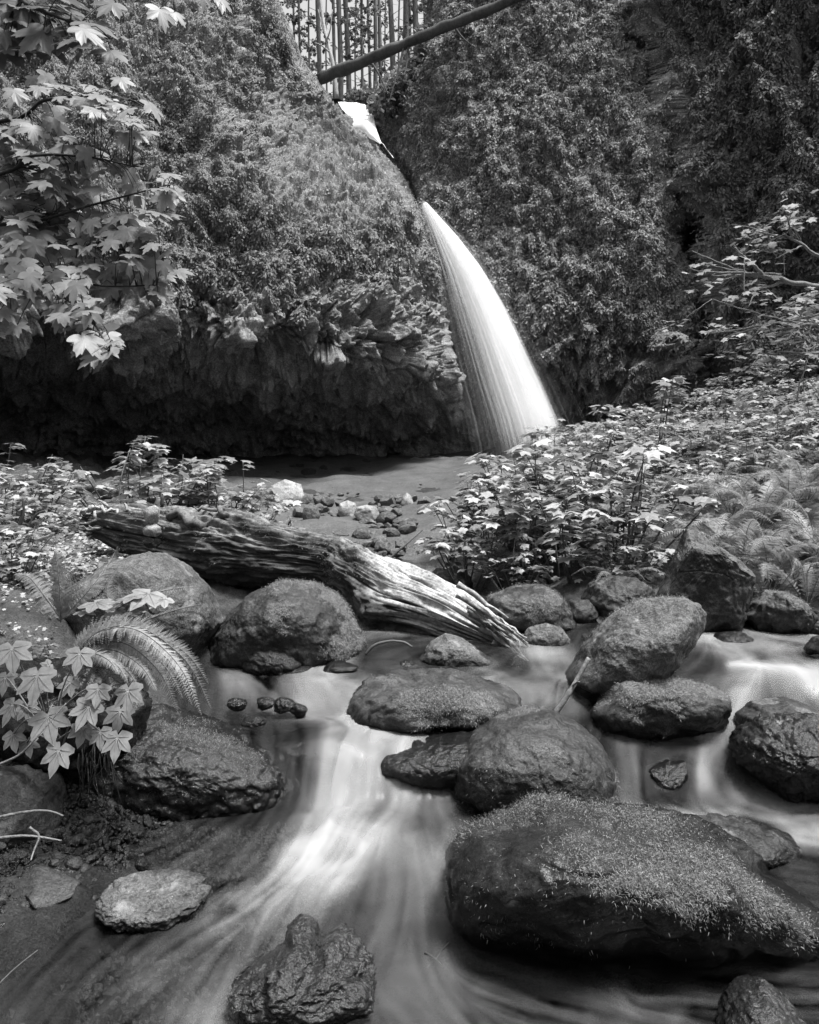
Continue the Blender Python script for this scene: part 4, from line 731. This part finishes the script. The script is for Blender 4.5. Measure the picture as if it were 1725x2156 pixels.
o = g.build('undergrowth', M['ivy'], smooth=False); tag(o, 'low leafy undergrowth along the forest floor in the gap', 'undergrowth', kind='stuff')

# ------------------------------------------------------------------ shrubs
def shrub_proto(seed, h, spread, nst, nleaf, size, tv=None, tf=None):
    rg = np.random.default_rng(seed); gs, gl = Geo(), Geo()
    for k in range(nst):
        a_ = rg.uniform(0, 6.28); r_ = spread * math.sqrt(rg.random()); hh_ = h * rg.uniform(.55, 1.1) * (1 - .3 * r_ / spread)
        b0 = np.array([math.cos(a_) * r_ * .25, math.sin(a_) * r_ * .25, 0]); e = np.array([math.cos(a_) * r_, math.sin(a_) * r_, hh_]); mid = (b0 + e) / 2 + np.array([0, 0, .12 * h]) + rg.normal(0, .04, 3)
        pts = spline([b0, mid, e], 9); tube(gs, pts, np.linspace(.007, .0025, 9), 5, .5)
        m = nleaf; tq = 1 - rg.random(m) ** 1.6 * .75; i_ = tq * 8; i0 = np.clip(i_.astype(int), 0, 7); base = pts[i0] + (pts[i0 + 1] - pts[i0]) * (i_ - i0)[:, None]
        az = rg.uniform(0, 6.28, m); pet = size * rg.uniform(.3, 1.3, m)[:, None] * np.stack([np.cos(az), np.sin(az), rg.uniform(0, .5, m)], -1)
        T = unit(np.stack([np.cos(az), np.sin(az), rg.uniform(-.55, .05, m)], -1)); stamp(gl, tv, tf, base + pet, T, unit(rg.normal(0, .2, (m, 3)) + [0, 0, 1]), size * rg.uniform(.6, 1.25, m), rg.random(m))
        for q_ in range(0, m, 2): tube(gs, [base[q_], base[q_] + pet[q_]], [.0018, .0012], 3, .5)
    def mk(nm, g, mt):
        V, F, A = g.data(); me = mesh_np(nm, V, F, A, nm == 'stems'); me.materials.append(mt); return me
    return mk('stems', gs, M['stem']), mk('foliage', gl, M['leaf'])
SH = [shrub_proto(600 + k, .75, .46, 15, 15, .068, THIM_V, THIM_F) for k in range(5)]
LOW = [shrub_proto(620 + k, .30, .55, 16, 15, .058, THIM_V, THIM_F) for k in range(3)]
TALL = [shrub_proto(640 + k, 1.0, .16, 3, 20, .075, THIM_V, THIM_F) for k in range(4)]
def plant(name, protos_, k, x, Y, z, s, label, cat, group, rot):
    r = empty(name, (x, Y, z)); r.scale = (s, s, s); r.rotation_euler = (0, 0, rot); tag(r, label, cat, group)
    for nm, me in zip(('stems', 'foliage'), protos_[k % len(protos_)]):
        c = bpy.data.objects.new(nm, me); scene.collection.objects.link(c); c.parent = r
    return r
rg = np.random.default_rng(90); placed = []
def try_place(n, ymin, ymax, cond, mind):
    out = []; tries = 0
    while len(out) < n and tries < 6000:
        tries += 1; Y = rg.uniform(ymin, ymax); X = rg.uniform(-.5, .75 * Y + .5)
        if not cond(X, Y): continue
        if any((X - a) ** 2 + (Y - b) ** 2 < (mind * (.6 + .08 * Y)) ** 2 for a, b in placed): continue
        placed.append((X, Y)); out.append((X, Y))
    return out
front = lambda X, Y: X > np.interp(Y, [5, 6, 8, 10, 14, 18], [1.1, .45, .6, 1.6, 3.8, 5.0]) and not (Y < 5.6 and X > 2.0 and X < 2.9) and not (Y < 5.3 and X < 1.4) and not (X > 2.2 and Y < 7.3)
for k, (X, Y) in enumerate(try_place(62, 5.1, 11, front, .42)):
    plant('berry_shrub', SH, k, X, Y, float(gz(X, Y)) - .05, rg.choice([.8, .95, 1.1, 1.3, 1.55]) * rg.uniform(.9, 1.1) * np.interp(X, [.3, 1.5], [.75, 1]), 'leafy berry shrub in the dense pale thicket on the right bank', 'shrub', 'berry shrubs of the right bank thicket', rg.uniform(0, 6))
for k, (X, Y) in enumerate(try_place(70, 10, 17.5, front, .6)):
    plant('low_shrub', LOW, k, X, Y, float(gz(X, Y)) - .05, rg.uniform(1.2, 2.0), 'low leafy shrub on the slope under the right hand cliff', 'shrub', 'low shrubs on the right slope', rg.uniform(0, 6))
for k, (x, y, Y, lab) in enumerate([(1045, 985, 7.5, 'slender shrub shoot rising left of the waterfall foot'), (1125, 960, 7.8, 'slender shoot standing against the white foot of the waterfall'), (1205, 900, 9, 'tall shoot right beside the waterfall foot'), (1265, 885, 9.5, 'leafy shoot against the dark hollow right of the waterfall'), (1315, 880, 10, 'shoot left of the tallest shrub tip'), (1382, 800, 10.5, 'tallest shrub shoot, reaching up against the dark right hand cliff'), (985, 1000, 7, 'leftmost leaning shoot of the right bank thicket'), (1150, 930, 8, 'thin bare stemmed shoot in front of the fall'), (1700, 890, 8, 'tall shoot near the right edge of the thicket')]):
    p = P(x, y, Y); z0 = float(gz(p[0], Y)) - .05; plant('berry_shrub', TALL, k, p[0], Y, z0, max((p[2] - z0) / .72, .5), lab, 'shrub', None, k * 1.3)
# left side plants below the cave
for k, (x, y, Y, s, lab) in enumerate([(300, 1120, 7.2, 1.6, 'leafy shrub left of centre behind the splintered log end'), (380, 1110, 7.4, 1.5, 'leafy shrub behind the cairn'), (450, 1110, 7.2, 1.35, 'leafy shrub behind the middle of the log'), (500, 1120, 7.4, 1.3, 'last leafy shrub to the right behind the log'), (540, 1140, 6.8, .9, 'small shrub close behind the broken limb of the log'), (20, 1100, 6.5, 1.3, 'shrub at the left edge above the dark boulder'), (80, 1080, 7.2, 1.1, 'small shrub on the left bank beside the rocks'), (-10, 1040, 8, .8, 'shrub at the left edge nearest the cave')]):
    X = (x - CX) * Y / FD; plant('berry_shrub', SH, k, X, Y, float(gz(X, Y)) - .08, s, lab, 'shrub', None, k * 2.1)
for k, (x, y, Y, s, lab) in enumerate([(30, 1230, 4.2, .7, 'small leafy plant above the mossy mound on the left bank'), (165, 1235, 4.4, .35, 'leafy plant between the upright fern and the pale boulder'), (90, 1200, 5.0, .5, 'bushy plant behind the upright fern'), (20, 1150, 5.8, .9, 'bushy plant at the left edge under the dead branch'), (60, 1340, 3.0, .35, 'small low plant on the mossy mound above the star shaped leaves')]):
    X = (x - CX) * Y / FD; plant('leafy_plant', SH, k + 2, X, Y, float(gz(X, Y)) - .03, s, lab, 'plant', None, k * 1.7)
p = P(285, 915, 7.2); z0 = float(gz(p[0], 7.2)); plant('berry_shrub', TALL, 1, p[0], 7.2, z0, (p[2] - z0) / .8, 'single tall shoot standing up against the dark cave', 'shrub', None, 0)
# leafy ground layer between the shrubs of the slope
g = Geo(); n = 14000; Yq = rg.uniform(5.2, 17.5, n) ; Xq = rg.uniform(.3, 13.5, n); fr = np.interp(Yq, [5, 6, 8, 10, 14, 18], [1.3, .6, .8, 1.8, 4.0, 5.4]); m = (Xq > fr) & (Xq < .66 * Yq + 1) & ~((Xq > 2.2) & (Yq < 7) & (rg.random(n) < .7)); Xq, Yq = Xq[m], Yq[m]; n = len(Xq)
pp = np.stack([Xq, Yq, gz(Xq, Yq) + rg.uniform(0, .22, n)], -1); az = rg.uniform(0, 6.28, n); stamp(g, THIM_V, THIM_F, pp, np.stack([np.cos(az), np.sin(az), rg.uniform(-.6, .3, n)], -1), unit(rg.normal(0, .35, (n, 3)) + [0, -.2, 1]), rg.uniform(.03, .075, n))
Xq = rg.uniform(-6, -1.2, 16000); Yq = rg.uniform(2.7, 9, 16000); m = (Xq < -1.0 - Yq * .22) & (Xq > -.68 * Yq - .8); Xq, Yq = Xq[m], Yq[m]; n = len(Xq)
pp = np.stack([Xq, Yq, gz(Xq, Yq) + rg.uniform(0, .08, n)], -1); az = rg.uniform(0, 6.28, n); stamp(g, THIM_V, THIM_F, pp, np.stack([np.cos(az), np.sin(az), rg.uniform(-.6, .3, n)], -1), unit(rg.normal(0, .35, (n, 3)) + [0, -.2, 1]), rg.uniform(.3, 1, n) * np.interp(Yq, [2.7, 4.5, 6], [.016, .035, .05]))
o = g.build('ground_cover', M['leaf'], smooth=False); tag(o, 'low leafy ground cover spreading between the shrubs on both banks', 'ground cover', kind='stuff')

# ------------------------------------------------------------------ ferns
def frond(gl, gs, pts, wid, npin=34, sag=.25, rs=0, up=(0, 0, 1)):
    rg = np.random.default_rng(rs); up = unit(np.array(up) + rg.normal(0, .28, 3)); c = spline(pts, npin * 2 + 1); T = unit(np.gradient(c, axis=0)); U = unit(np.cross(T, up)); Nn = unit(np.cross(U, T))
    tube(gs, c, np.linspace(.0028, .0008, len(c)), 5, .6)
    for k in range(4, len(c) - 1):
        f = k / (len(c) - 1); L_ = wid * (math.sin(math.pi * min(f * 1.15 + .06, 1)) ** .7 if f < .8 else (1 - f) * 3.1 + .02) 
        L_ = wid * max(.05, (1 - f) ** .75 * min(1, f * 5)) * rg.uniform(.8, 1.15)
        for sg in (-1, 1):
            d = unit(sg * U[k] + .55 * T[k] - sag * Nn[k] * rg.uniform(-.2, 1.9) + T[k] * rg.normal(0, .12)); m = 9; q = np.linspace(.06, .97, m)
            base = c[k] + d * (L_ * q)[:, None] - Nn[k] * (q ** 2 * L_ * .25)[:, None]; w = L_ * .19 * (1 - q * .75)
            # leaflets on both sides of the pinna
            for s2 in (-1, 1):
                Tl = unit(s2 * T[k] + .55 * d); stamp(gl, LEAFLET_V, LEAFLET_F, base, np.repeat(Tl[None], m, 0), np.repeat(Nn[k][None], m, 0) + rg.normal(0, .15, (m, 3)), w, np.full(m, rg.uniform(.3, 1)))
LEAFLET_V = np.array([(-.42, 0, 0), (.42, 0, 0), (.2, 1, -.06), (-.2, 1, -.06)]); LEAFLET_F = np.array([(0, 1, 2), (0, 2, 3)])
def fern(root_d, fronds, label, group=None, wid=.11, npin=34, name='fern', sd=0, up=(0, -.75, .65)):
    r = empty(name, P(*root_d)); tag(r, label, 'fern', group); gs, gl = Geo(), Geo()
    for k, f in enumerate(fronds):
        w = wid; 
        if isinstance(f, tuple): f, w = f
        frond(gl, gs, [P(*q) for q in f], w, npin, rs=k + sd, up=up)
    gs.build('stalks', M['stem'], parent=r); gl.build('fronds', M['fern'], parent=r, smooth=False); return r
FR = []
for k in range(17):
    e = (rg.uniform(300, 445), 0, 0); ex = [445, 425, 405, 385, 440, 420, 360, 330, 300, 270, 400, 350, 310, 415, 250, 375, 290][k]; ey = [1492, 1506, 1485, 1470, 1440, 1425, 1460, 1455, 1470, 1440, 1405, 1400, 1395, 1462, 1420, 1500, 1362][k]; pk = [1318, 1322, 1330, 1345, 1322, 1330, 1350, 1365, 1380, 1375, 1325, 1335, 1345, 1340, 1372, 1350, 1340][k]
    Y0 = 2.5; Y1 = [2.3, 2.25, 2.35, 2.4, 2.5, 2.6, 2.35, 2.3, 2.3, 2.25, 2.7, 2.65, 2.7, 2.4, 2.2, 2.3, 2.6][k]
    FR.append(([(148, 1390, Y0), (148 + (ex - 148) * .2, pk + 12, Y0 * .8 + Y1 * .2), (148 + (ex - 148) * .5, pk + 4, (Y0 + Y1) / 2), (148 + (ex - 148) * .82, pk + (ey - pk) * .42, Y0 * .2 + Y1 * .8), (ex, ey, Y1)], .075 if ex > 300 else .055))
fern((145, 1385, 2.5), FR,
     'large arching fern drooping over the water on the left bank', wid=.08, npin=40, sd=10)
fern((128, 1300, 2.9), [([(128, 1310, 2.9), (128, 1260, 2.9), (122, 1200, 2.95), (115, 1160, 3.0)], .11), ([(135, 1300, 3.0), (190, 1240, 3.0), (235, 1180, 3.1), (248, 1150, 3.1)], .08), ([(130, 1305, 3.0), (90, 1250, 3.1), (60, 1215, 3.2), (30, 1210, 3.2)], .08)], 'upright fern with a broad frond left of the pale boulder', sd=40)
fern((240, 1330, 2.9), [([(215, 1350, 2.9), (290, 1270, 2.9), (350, 1243, 2.85), (428, 1236, 2.8)], .05), ([(220, 1350, 2.9), (300, 1310, 2.9), (370, 1285, 2.85), (428, 1272, 2.8)], .045), ([(218, 1350, 2.9), (235, 1290, 3.0), (225, 1240, 3.05), (250, 1190, 3.1)], .06)], 'slender fern reaching across the face of the pale boulder', sd=60)
rg = np.random.default_rng(44)
def fern_proto(seed):
    rg = np.random.default_rng(seed); gs, gl = Geo(), Geo()
    for k in range(9):
        a_ = k * .698 + rg.normal(0, .2); L_ = rg.uniform(.5, .75); hh_ = rg.uniform(.22, .34); d = np.array([math.cos(a_), math.sin(a_), 0]); frond(gl, gs, [d * .02, d * L_ * .3 + [0, 0, hh_ * .75], d * L_ * .65 + [0, 0, hh_], d * L_ + [0, 0, hh_ * .75]], .085, 22, rs=seed + k)
    out = []
    for nm, g, mt in (('stalks', gs, M['stem']), ('fronds', gl, M['fern'])):
        V, F, A = g.data(); me = mesh_np(nm, V, F, A, False); me.materials.append(mt); out.append(me)
    return out
FP = [fern_proto(700), fern_proto(720)]
for k, (x, y, Y, s) in enumerate([(1500, 1120, 6.0, 1), (1560, 1130, 5.6, 1), (1620, 1150, 5.4, 1.05), (1680, 1160, 5.2, 1.1), (1725, 1120, 5.7, 1), (1600, 1090, 6.3, 1.1), (1660, 1080, 6.6, 1.2), (1540, 1070, 6.8, 1), (1700, 1060, 7, 1.2), (1620, 1190, 5.0, .85), (1700, 1200, 4.95, .9), (1300, 1215, 5.35, .6), (1760, 1170, 5.3, 1), (1580, 1040, 7.6, 1.2), (1650, 1030, 7.8, 1.2), (1470, 1060, 7.2, 1)]):
    X = (x - CX) * Y / FD; r = empty('fern', (X, Y, float(gz(X, Y)) + .02)); s *= 1.25; r.scale = (s, s, s); r.rotation_euler = (0, 0, k * 1.1)
    lab = {9: 'fern hanging just right of the pyramid shaped rock', 11: 'small fern above the dark mossy boulder left of the pyramid rock', 10: 'fern over the rounded boulder at the right shore'}.get(k, 'sword fern in the fern bed above the far right shore')
    tag(r, lab, 'fern', None if k in (9, 10, 11) else 'ferns on the right bank')
    for nm, me in zip(('stalks', 'fronds'), FP[k % 2]): c = bpy.data.objects.new(nm, me); scene.collection.objects.link(c); c.parent = r

# ------------------------------------------------------------------ broad leaved plant in the left foreground
def big_leaf(gl, gs, x, y, Y, w, tilt=0.0, base=None, tv=CLUB_V, tf=CLUB_F, flat=.25, rot=None, val=.6):
    size = w * Y / FD * .70; a_ = rg.normal(-.1, .35) if rot is None else rot
    T = unit(np.array([math.sin(a_), -.45, -math.cos(a_) * (1 - flat * .9)])); Nn = unit(np.array([rg.normal(0, .2), -.8 + flat * .6, .55 + flat]))
    p = P(x, y, Y) - T * size * .35; stamp(gl, tv, tf, p[None], T[None], Nn[None], np.array([size]), np.array([val]))
    T0 = T; B0 = unit(np.cross(T0, Nn)); N0 = np.cross(B0, T0)
    for an_, ln_ in ((0, .92), (47, .74), (-47, .74), (92, .5), (-92, .5), (22, .55), (-22, .55)):
        tq = np.linspace(.05, ln_, 5); q2 = tq * size; lx, ly = np.sin(math.radians(an_)) * q2, np.cos(math.radians(an_)) * q2; rr2 = (tq ** 2 - .15 * tq * math.cos(math.radians(an_)))
        lz = (.03 - .12 * np.maximum(rr2, 0)) * size + .0016; tube(gl, p + lx[:, None] * B0 + ly[:, None] * T0 + lz[:, None] * N0, np.linspace(.0011, .0004, 5), 4, min(val + .45, 1.6))
    if base is not None: b0 = P(*base); mid = (b0 + p) / 2 + np.array([0, -.03, .05]); tube(gs, spline([b0, mid, p], 9), np.linspace(.0035, .0018, 9), 5, .6)
r = empty('broad_leaf_plant', P(110, 1560, 2.4)); tag(r, 'plant with big star shaped leaves hanging over the left bank', 'plant'); gs, gl = Geo(), Geo()
for (x, y, w, v) in [(27, 1385, 85, .8), (75, 1445, 95, .9), (165, 1392, 70, .5), (205, 1465, 60, .35), (270, 1473, 80, .7), (105, 1530, 92, .6), (178, 1505, 80, .55), (250, 1515, 70, .5), (172, 1548, 60, .5), (245, 1572, 76, .55), (118, 1600, 82, .6), (212, 1555, 56, .4), (95, 1405, 36, .9), (30, 1560, 60, .2), (20, 1500, 70, .25), (60, 1500, 55, .2), (140, 1450, 60, .3), (300, 1440, 55, .3), (60, 1575, 50, .1), (10, 1440, 60, .3)]:
    big_leaf(gl, gs, x, y, 2.25 + (.15 if v < .35 else 0) + rg.normal(0, .03), w, base=(rg.uniform(90, 140), rg.uniform(1480, 1590), 2.42), val=v)
gs.build('stalks', M['twig'], parent=r); gl.build('leaves', M['club'], parent=r)
r = empty('broad_leaf_plant', P(250, 1400, 2.8)); tag(r, 'smaller pale plant with flat spreading leaves above the arching fern', 'plant'); gs, gl = Geo(), Geo()
for (x, y, w) in [(215, 1275, 90), (262, 1262, 80), (300, 1262, 95), (335, 1268, 60), (240, 1290, 60), (285, 1285, 60), (185, 1290, 55), (250, 1310, 50)]: big_leaf(gl, gs, x, y, 2.75, w, base=(rg.uniform(180, 300), 1360, 2.8), flat=.95, rot=rg.uniform(-1.6, 1.6), val=rg.uniform(.6, 1))
gs.build('stalks', M['stem'], parent=r); gl.build('leaves', M['club'], parent=r)
# hanging rootlets
g = Geo()
for k in range(34):
    x = rg.uniform(165, 240); y0 = rg.uniform(1560, 1610); L_ = rg.uniform(40, 110); Y = 2.5 + rg.normal(0, .03); tube(g, spline([P(x, y0, Y), P(x + rg.normal(0, 6), y0 + L_ * .5, Y - .02), P(x + rg.normal(0, 12), y0 + L_, Y)], 7), .0014, 4, rg.random())
o = g.build('hanging_roots', M['stem'], origin=P(200, 1560, 2.5)); tag(o, 'bundle of thin roots and dry grass hanging off the left bank', 'roots')

# ------------------------------------------------------------------ maple reaching in from the upper left
mt = empty('maple_tree', (-3.6, 3.2, float(gz(-3.0, 3.2)))); tag(mt, 'maple with big lobed leaves reaching in from the upper left', 'tree'); g = Geo(); z0 = float(gz(-3.0, 3.2))
tube(g, spline([(-3.6, 3.2, z0 - .2), (-3.5, 3.1, 1.5), (-3.3, 3.0, 3), (-3.3, 3, 5.2)], 24), np.linspace(.14, .06, 24), 12, .4, .12); g.build('trunk', M['bark'], parent=mt)
br = [[(-3.4, 3.1, 1.8), P(-60, 700, 2.7), P(40, 560, 2.6), P(200, 600, 2.5), P(330, 600, 2.45)], [(-3.4, 3.05, 2.2), P(-50, 480, 2.8), P(60, 470, 2.7), P(200, 430, 2.6), P(370, 385, 2.5)], [(-3.35, 3.0, 2.9), P(-50, 260, 2.8), P(100, 210, 2.75), P(250, 205, 2.7), P(320, 235, 2.65)],
      [(-3.4, 3.1, 1.7), P(-60, 620, 2.2), P(60, 590, 2.1), P(180, 660, 2.05), P(230, 740, 2.0)], [(-3.3, 3.0, 3.6), P(-80, -60, 2.2), P(60, 10, 2.0), P(160, 50, 1.95), P(230, 80, 1.9)], [(-3.3, 3.0, 4.2), P(100, -120, 2.4), P(300, -60, 2.3), P(460, -10, 2.2)],
      [(-3.4, 3.0, 2.4), P(-60, 380, 2.7), P(60, 330, 2.6), P(180, 330, 2.6), P(280, 350, 2.55)], [(-3.4, 3.0, 2.0), P(-60, 560, 2.8), P(80, 520, 2.7), P(220, 520, 2.6), P(340, 545, 2.55)]]
g = Geo(); gl = Geo(); BP = []
for b_ in br:
    pts = spline(b_, 40); tube(g, pts, np.linspace(.010, .002, 40), 6, .15); BP.append(pts)
clusters = [ # x, y, spread x, spread y, count, size, depth, value
 (330, 595, 40, 30, 10, 60, 2.5, .75), (350, 400, 22, 22, 7, 62, 2.5, 1.0), (345, 450, 20, 14, 3, 78, 2.4, 1.0), (280, 255, 36, 24, 12, 62, 2.6, 1.0), (190, 215, 60, 30, 14, 58, 2.7, .8), (240, 490, 70, 40, 22, 62, 2.6, .55), (290, 400, 30, 30, 6, 60, 2.6, .8), (210, 230, 30, 30, 6, 60, 2.6, .8), (90, 180, 40, 25, 6, 55, 2.75, .7),
 (130, 350, 110, 50, 34, 66, 2.7, .45), (60, 280, 80, 50, 22, 64, 2.8, .4), (100, 460, 100, 60, 40, 66, 2.75, .45), (230, 570, 80, 35, 24, 64, 2.6, .55), (50, 540, 60, 50, 18, 70, 2.6, .4), (300, 540, 40, 30, 10, 60, 2.5, .7), (30, 400, 60, 80, 22, 66, 2.85, .3),
 (80, 610, 80, 25, 16, 84, 2.1, .8), (150, 655, 50, 30, 12, 84, 2.05, .8), (210, 730, 28, 26, 8, 84, 2.0, .75), (20, 660, 30, 40, 7, 80, 2.1, .7), (60, 90, 90, 40, 14, 110, 2.1, .0), (190, 60, 50, 40, 9, 100, 1.95, .0), (30, 30, 60, 30, 10, 100, 2.1, .0), (450, 5, 30, 10, 5, 60, 2.25, .9), (370, 35, 18, 14, 2, 75, 2.25, .5), (120, 20, 60, 20, 8, 90, 2.1, .0)]
allb = np.concatenate(BP)
for (x, y, sx_, sy_, n, w, Y, v) in clusters:
    for k in range(int(n * 1.7)):
        xx, yy = x + rg.normal(0, sx_ * .6), y + rg.normal(0, sy_ * .6); YY = Y + rg.normal(0, .08); p = P(xx, yy, YY); size = w * rg.uniform(.75, 1.2) * YY / FD * .6
        a_ = rg.normal(.35, .55); T = unit(np.array([math.sin(a_) * 1.0, -.3 + rg.normal(0, .25), -.55 * math.cos(a_) + rg.normal(0, .15)])); Nn = unit(np.array([.15 + rg.normal(0, .25), -.45 + rg.normal(0, .2), .9]))
        stamp(gl, MAPLE_V, MAPLE_F, (p - T * size * .4)[None], T[None], Nn[None], np.array([size]), np.array([np.clip(v + rg.normal(0, .1), 0, 1)]))
        q = p - T * size * .4; j = np.argmin(((allb - q) ** 2).sum(1)); 
        if ((allb[j] - q) ** 2).sum() < .36: tube(g, spline([allb[j], (allb[j] + q) / 2 + [0, 0, .02], q], 5), [.003, .002, .0015, .0015, .001], 4, .3)
g.build('branches', M['bark'], parent=mt); gl.build('foliage', M['maple'], parent=mt)

# ------------------------------------------------------------------ twiggy tree at the right
rt = empty('twiggy_tree', P(1790, 900, 10)); tag(rt, 'twiggy small tree with crooked pale branches at the right edge', 'tree'); g = Geo(); gl = Geo()
def branch(a, b, w, dep):
    m = 12; p = np.linspace(a, b, m) + np.cumsum(rg.normal(0, .03 * np.linalg.norm(np.asarray(b) - a), (m, 3)), 0) * .35; tube(g, p, np.linspace(w, w * .45, m), 5, .5, .1)
    if dep:
        for k in range(4 if dep > 1 else 3):
            i0 = rg.integers(4, m); L_ = np.linalg.norm(np.asarray(b) - a) * rg.uniform(.35, .7); d = unit(unit(np.asarray(b) - a) + rg.normal(0, .65, 3)); branch(p[i0], p[i0] + d * L_, w * .5, dep - 1)
    elif rg.random() < .75:
        n = 8; az = rg.uniform(0, 6.28, n); pp = p[-1] + rg.normal(0, .16, (n, 3)) * [1, 1, .35]; stamp(gl, THIM_V, THIM_F, pp, np.stack([np.cos(az), np.sin(az), rg.uniform(-.3, .1, n)], -1), unit(rg.normal(0, .25, (n, 3)) + [0, 0, 1]), rg.uniform(.07, .12, n))
tube(g, spline([P(1790, 905, 10), P(1775, 700, 10), P(1760, 500, 10)], 14), np.linspace(.09, .04, 14), 8, .5, .1)
for a_, b_, w in [((1770, 600), (1590, 560), .05), ((1775, 650), (1560, 690), .03), ((1772, 560), (1650, 490), .03), ((1770, 680), (1640, 690), .035), ((1775, 740), (1620, 750), .03), ((1770, 590), (1700, 640), .03)]: branch(P(*a_, 10), P(*b_, 9.5 + rg.uniform(-.5, .5)), w, 2)
g.build('branches', M['twig'], parent=rt); gl.build('foliage', M['leaf'], parent=rt, smooth=False)

# ------------------------------------------------------------------ sticks and roots
def stick(pts, w, label, cat='stick', mat='twig', val=.5, name='stick', w2=.5, kids=()):
    g = Geo(); p = spline([P(*q) for q in pts], 22); tube(g, p, np.linspace(w, w * w2, 22), 8, val, .18, 5)
    for kk_ in kids: tube(g, spline([P(*q) for q in kk_], 8), np.linspace(w * .5, w * .2, 8), 5, val)
    tag(g.build(name, M[mat], origin=P(*pts[0])), label, cat)
stick([(1170, 1500, 3.12), (1195, 1465, 3.12), (1215, 1430, 3.14), (1240, 1385, 3.16)], .013, 'short pale stick leaning on the tilted egg shaped boulder', w2=.8, kids=[[(1205, 1445, 3.13), (1216, 1436, 3.1), (1220, 1436, 3.08)]])
stick([(770, 1378, 3.85), (790, 1358, 3.85), (820, 1350, 3.85), (850, 1352, 3.85), (868, 1362, 3.85)], .009, 'dark curved root arching out of the foam below the log', 'root', 'bark', .5, 'root', .7)
stick([(815, 1182, 5.3), (850, 1150, 5.3), (890, 1115, 5.4)], .014, 'thin straight branch sticking up behind the log', mat='stem')
stick([(-10, 1722, 2.2), (50, 1710, 2.2), (100, 1707, 2.2), (134, 1718, 2.2)], .005, 'pale thin stick lying across the flat dark slab')
stick([(-10, 1765, 2.15), (60, 1760, 2.15), (130, 1770, 2.15)], .005, 'thin stick on the gravel just below the flat dark slab')
stick([(62, 1742, 2.1), (82, 1760, 2.1), (72, 1790, 2.08), (65, 1812, 2.06)], .004, 'curled pale twig on the gravel above the triangular stone')
stick([(-10, 1612, 2.2), (40, 1590, 2.2), (75, 1555, 2.2), (140, 1480, 2.25)], .004, 'long pale bent stem crossing behind the star shaped leaves', 'stem')
stick([(895, 2005, 1.9), (918, 2020, 1.9), (935, 2038, 1.9)], .004, 'small dark forked twig snagged in the water in front of the largest boulder', 'twig', 'bark', .3, 'twig', kids=[[(918, 2020, 1.9), (935, 1995, 1.92), (945, 1985, 1.93)], [(915, 2018, 1.9), (905, 2030, 1.9), (898, 2038, 1.88)]])
stick([(0, 1115, 5.0), (40, 1112, 5.0), (70, 1118, 5.0), (110, 1110, 5.0)], .03, 'dark dead branch stub on the left bank', 'branch', 'bark', .3, 'branch', kids=[[(40, 1112, 5.0), (50, 1080, 5.0), (48, 1050, 5.0)], [(60, 1115, 5), (75, 1085, 5), (95, 1075, 5)]])
stick([(0, 2070, 1.7), (30, 2040, 1.75), (80, 2000, 1.8)], .002, 'thin bent grass stem in the bottom left corner', 'stem', 'stem')
for o in bpy.data.objects:
    if '_o' in o: del o['_o']
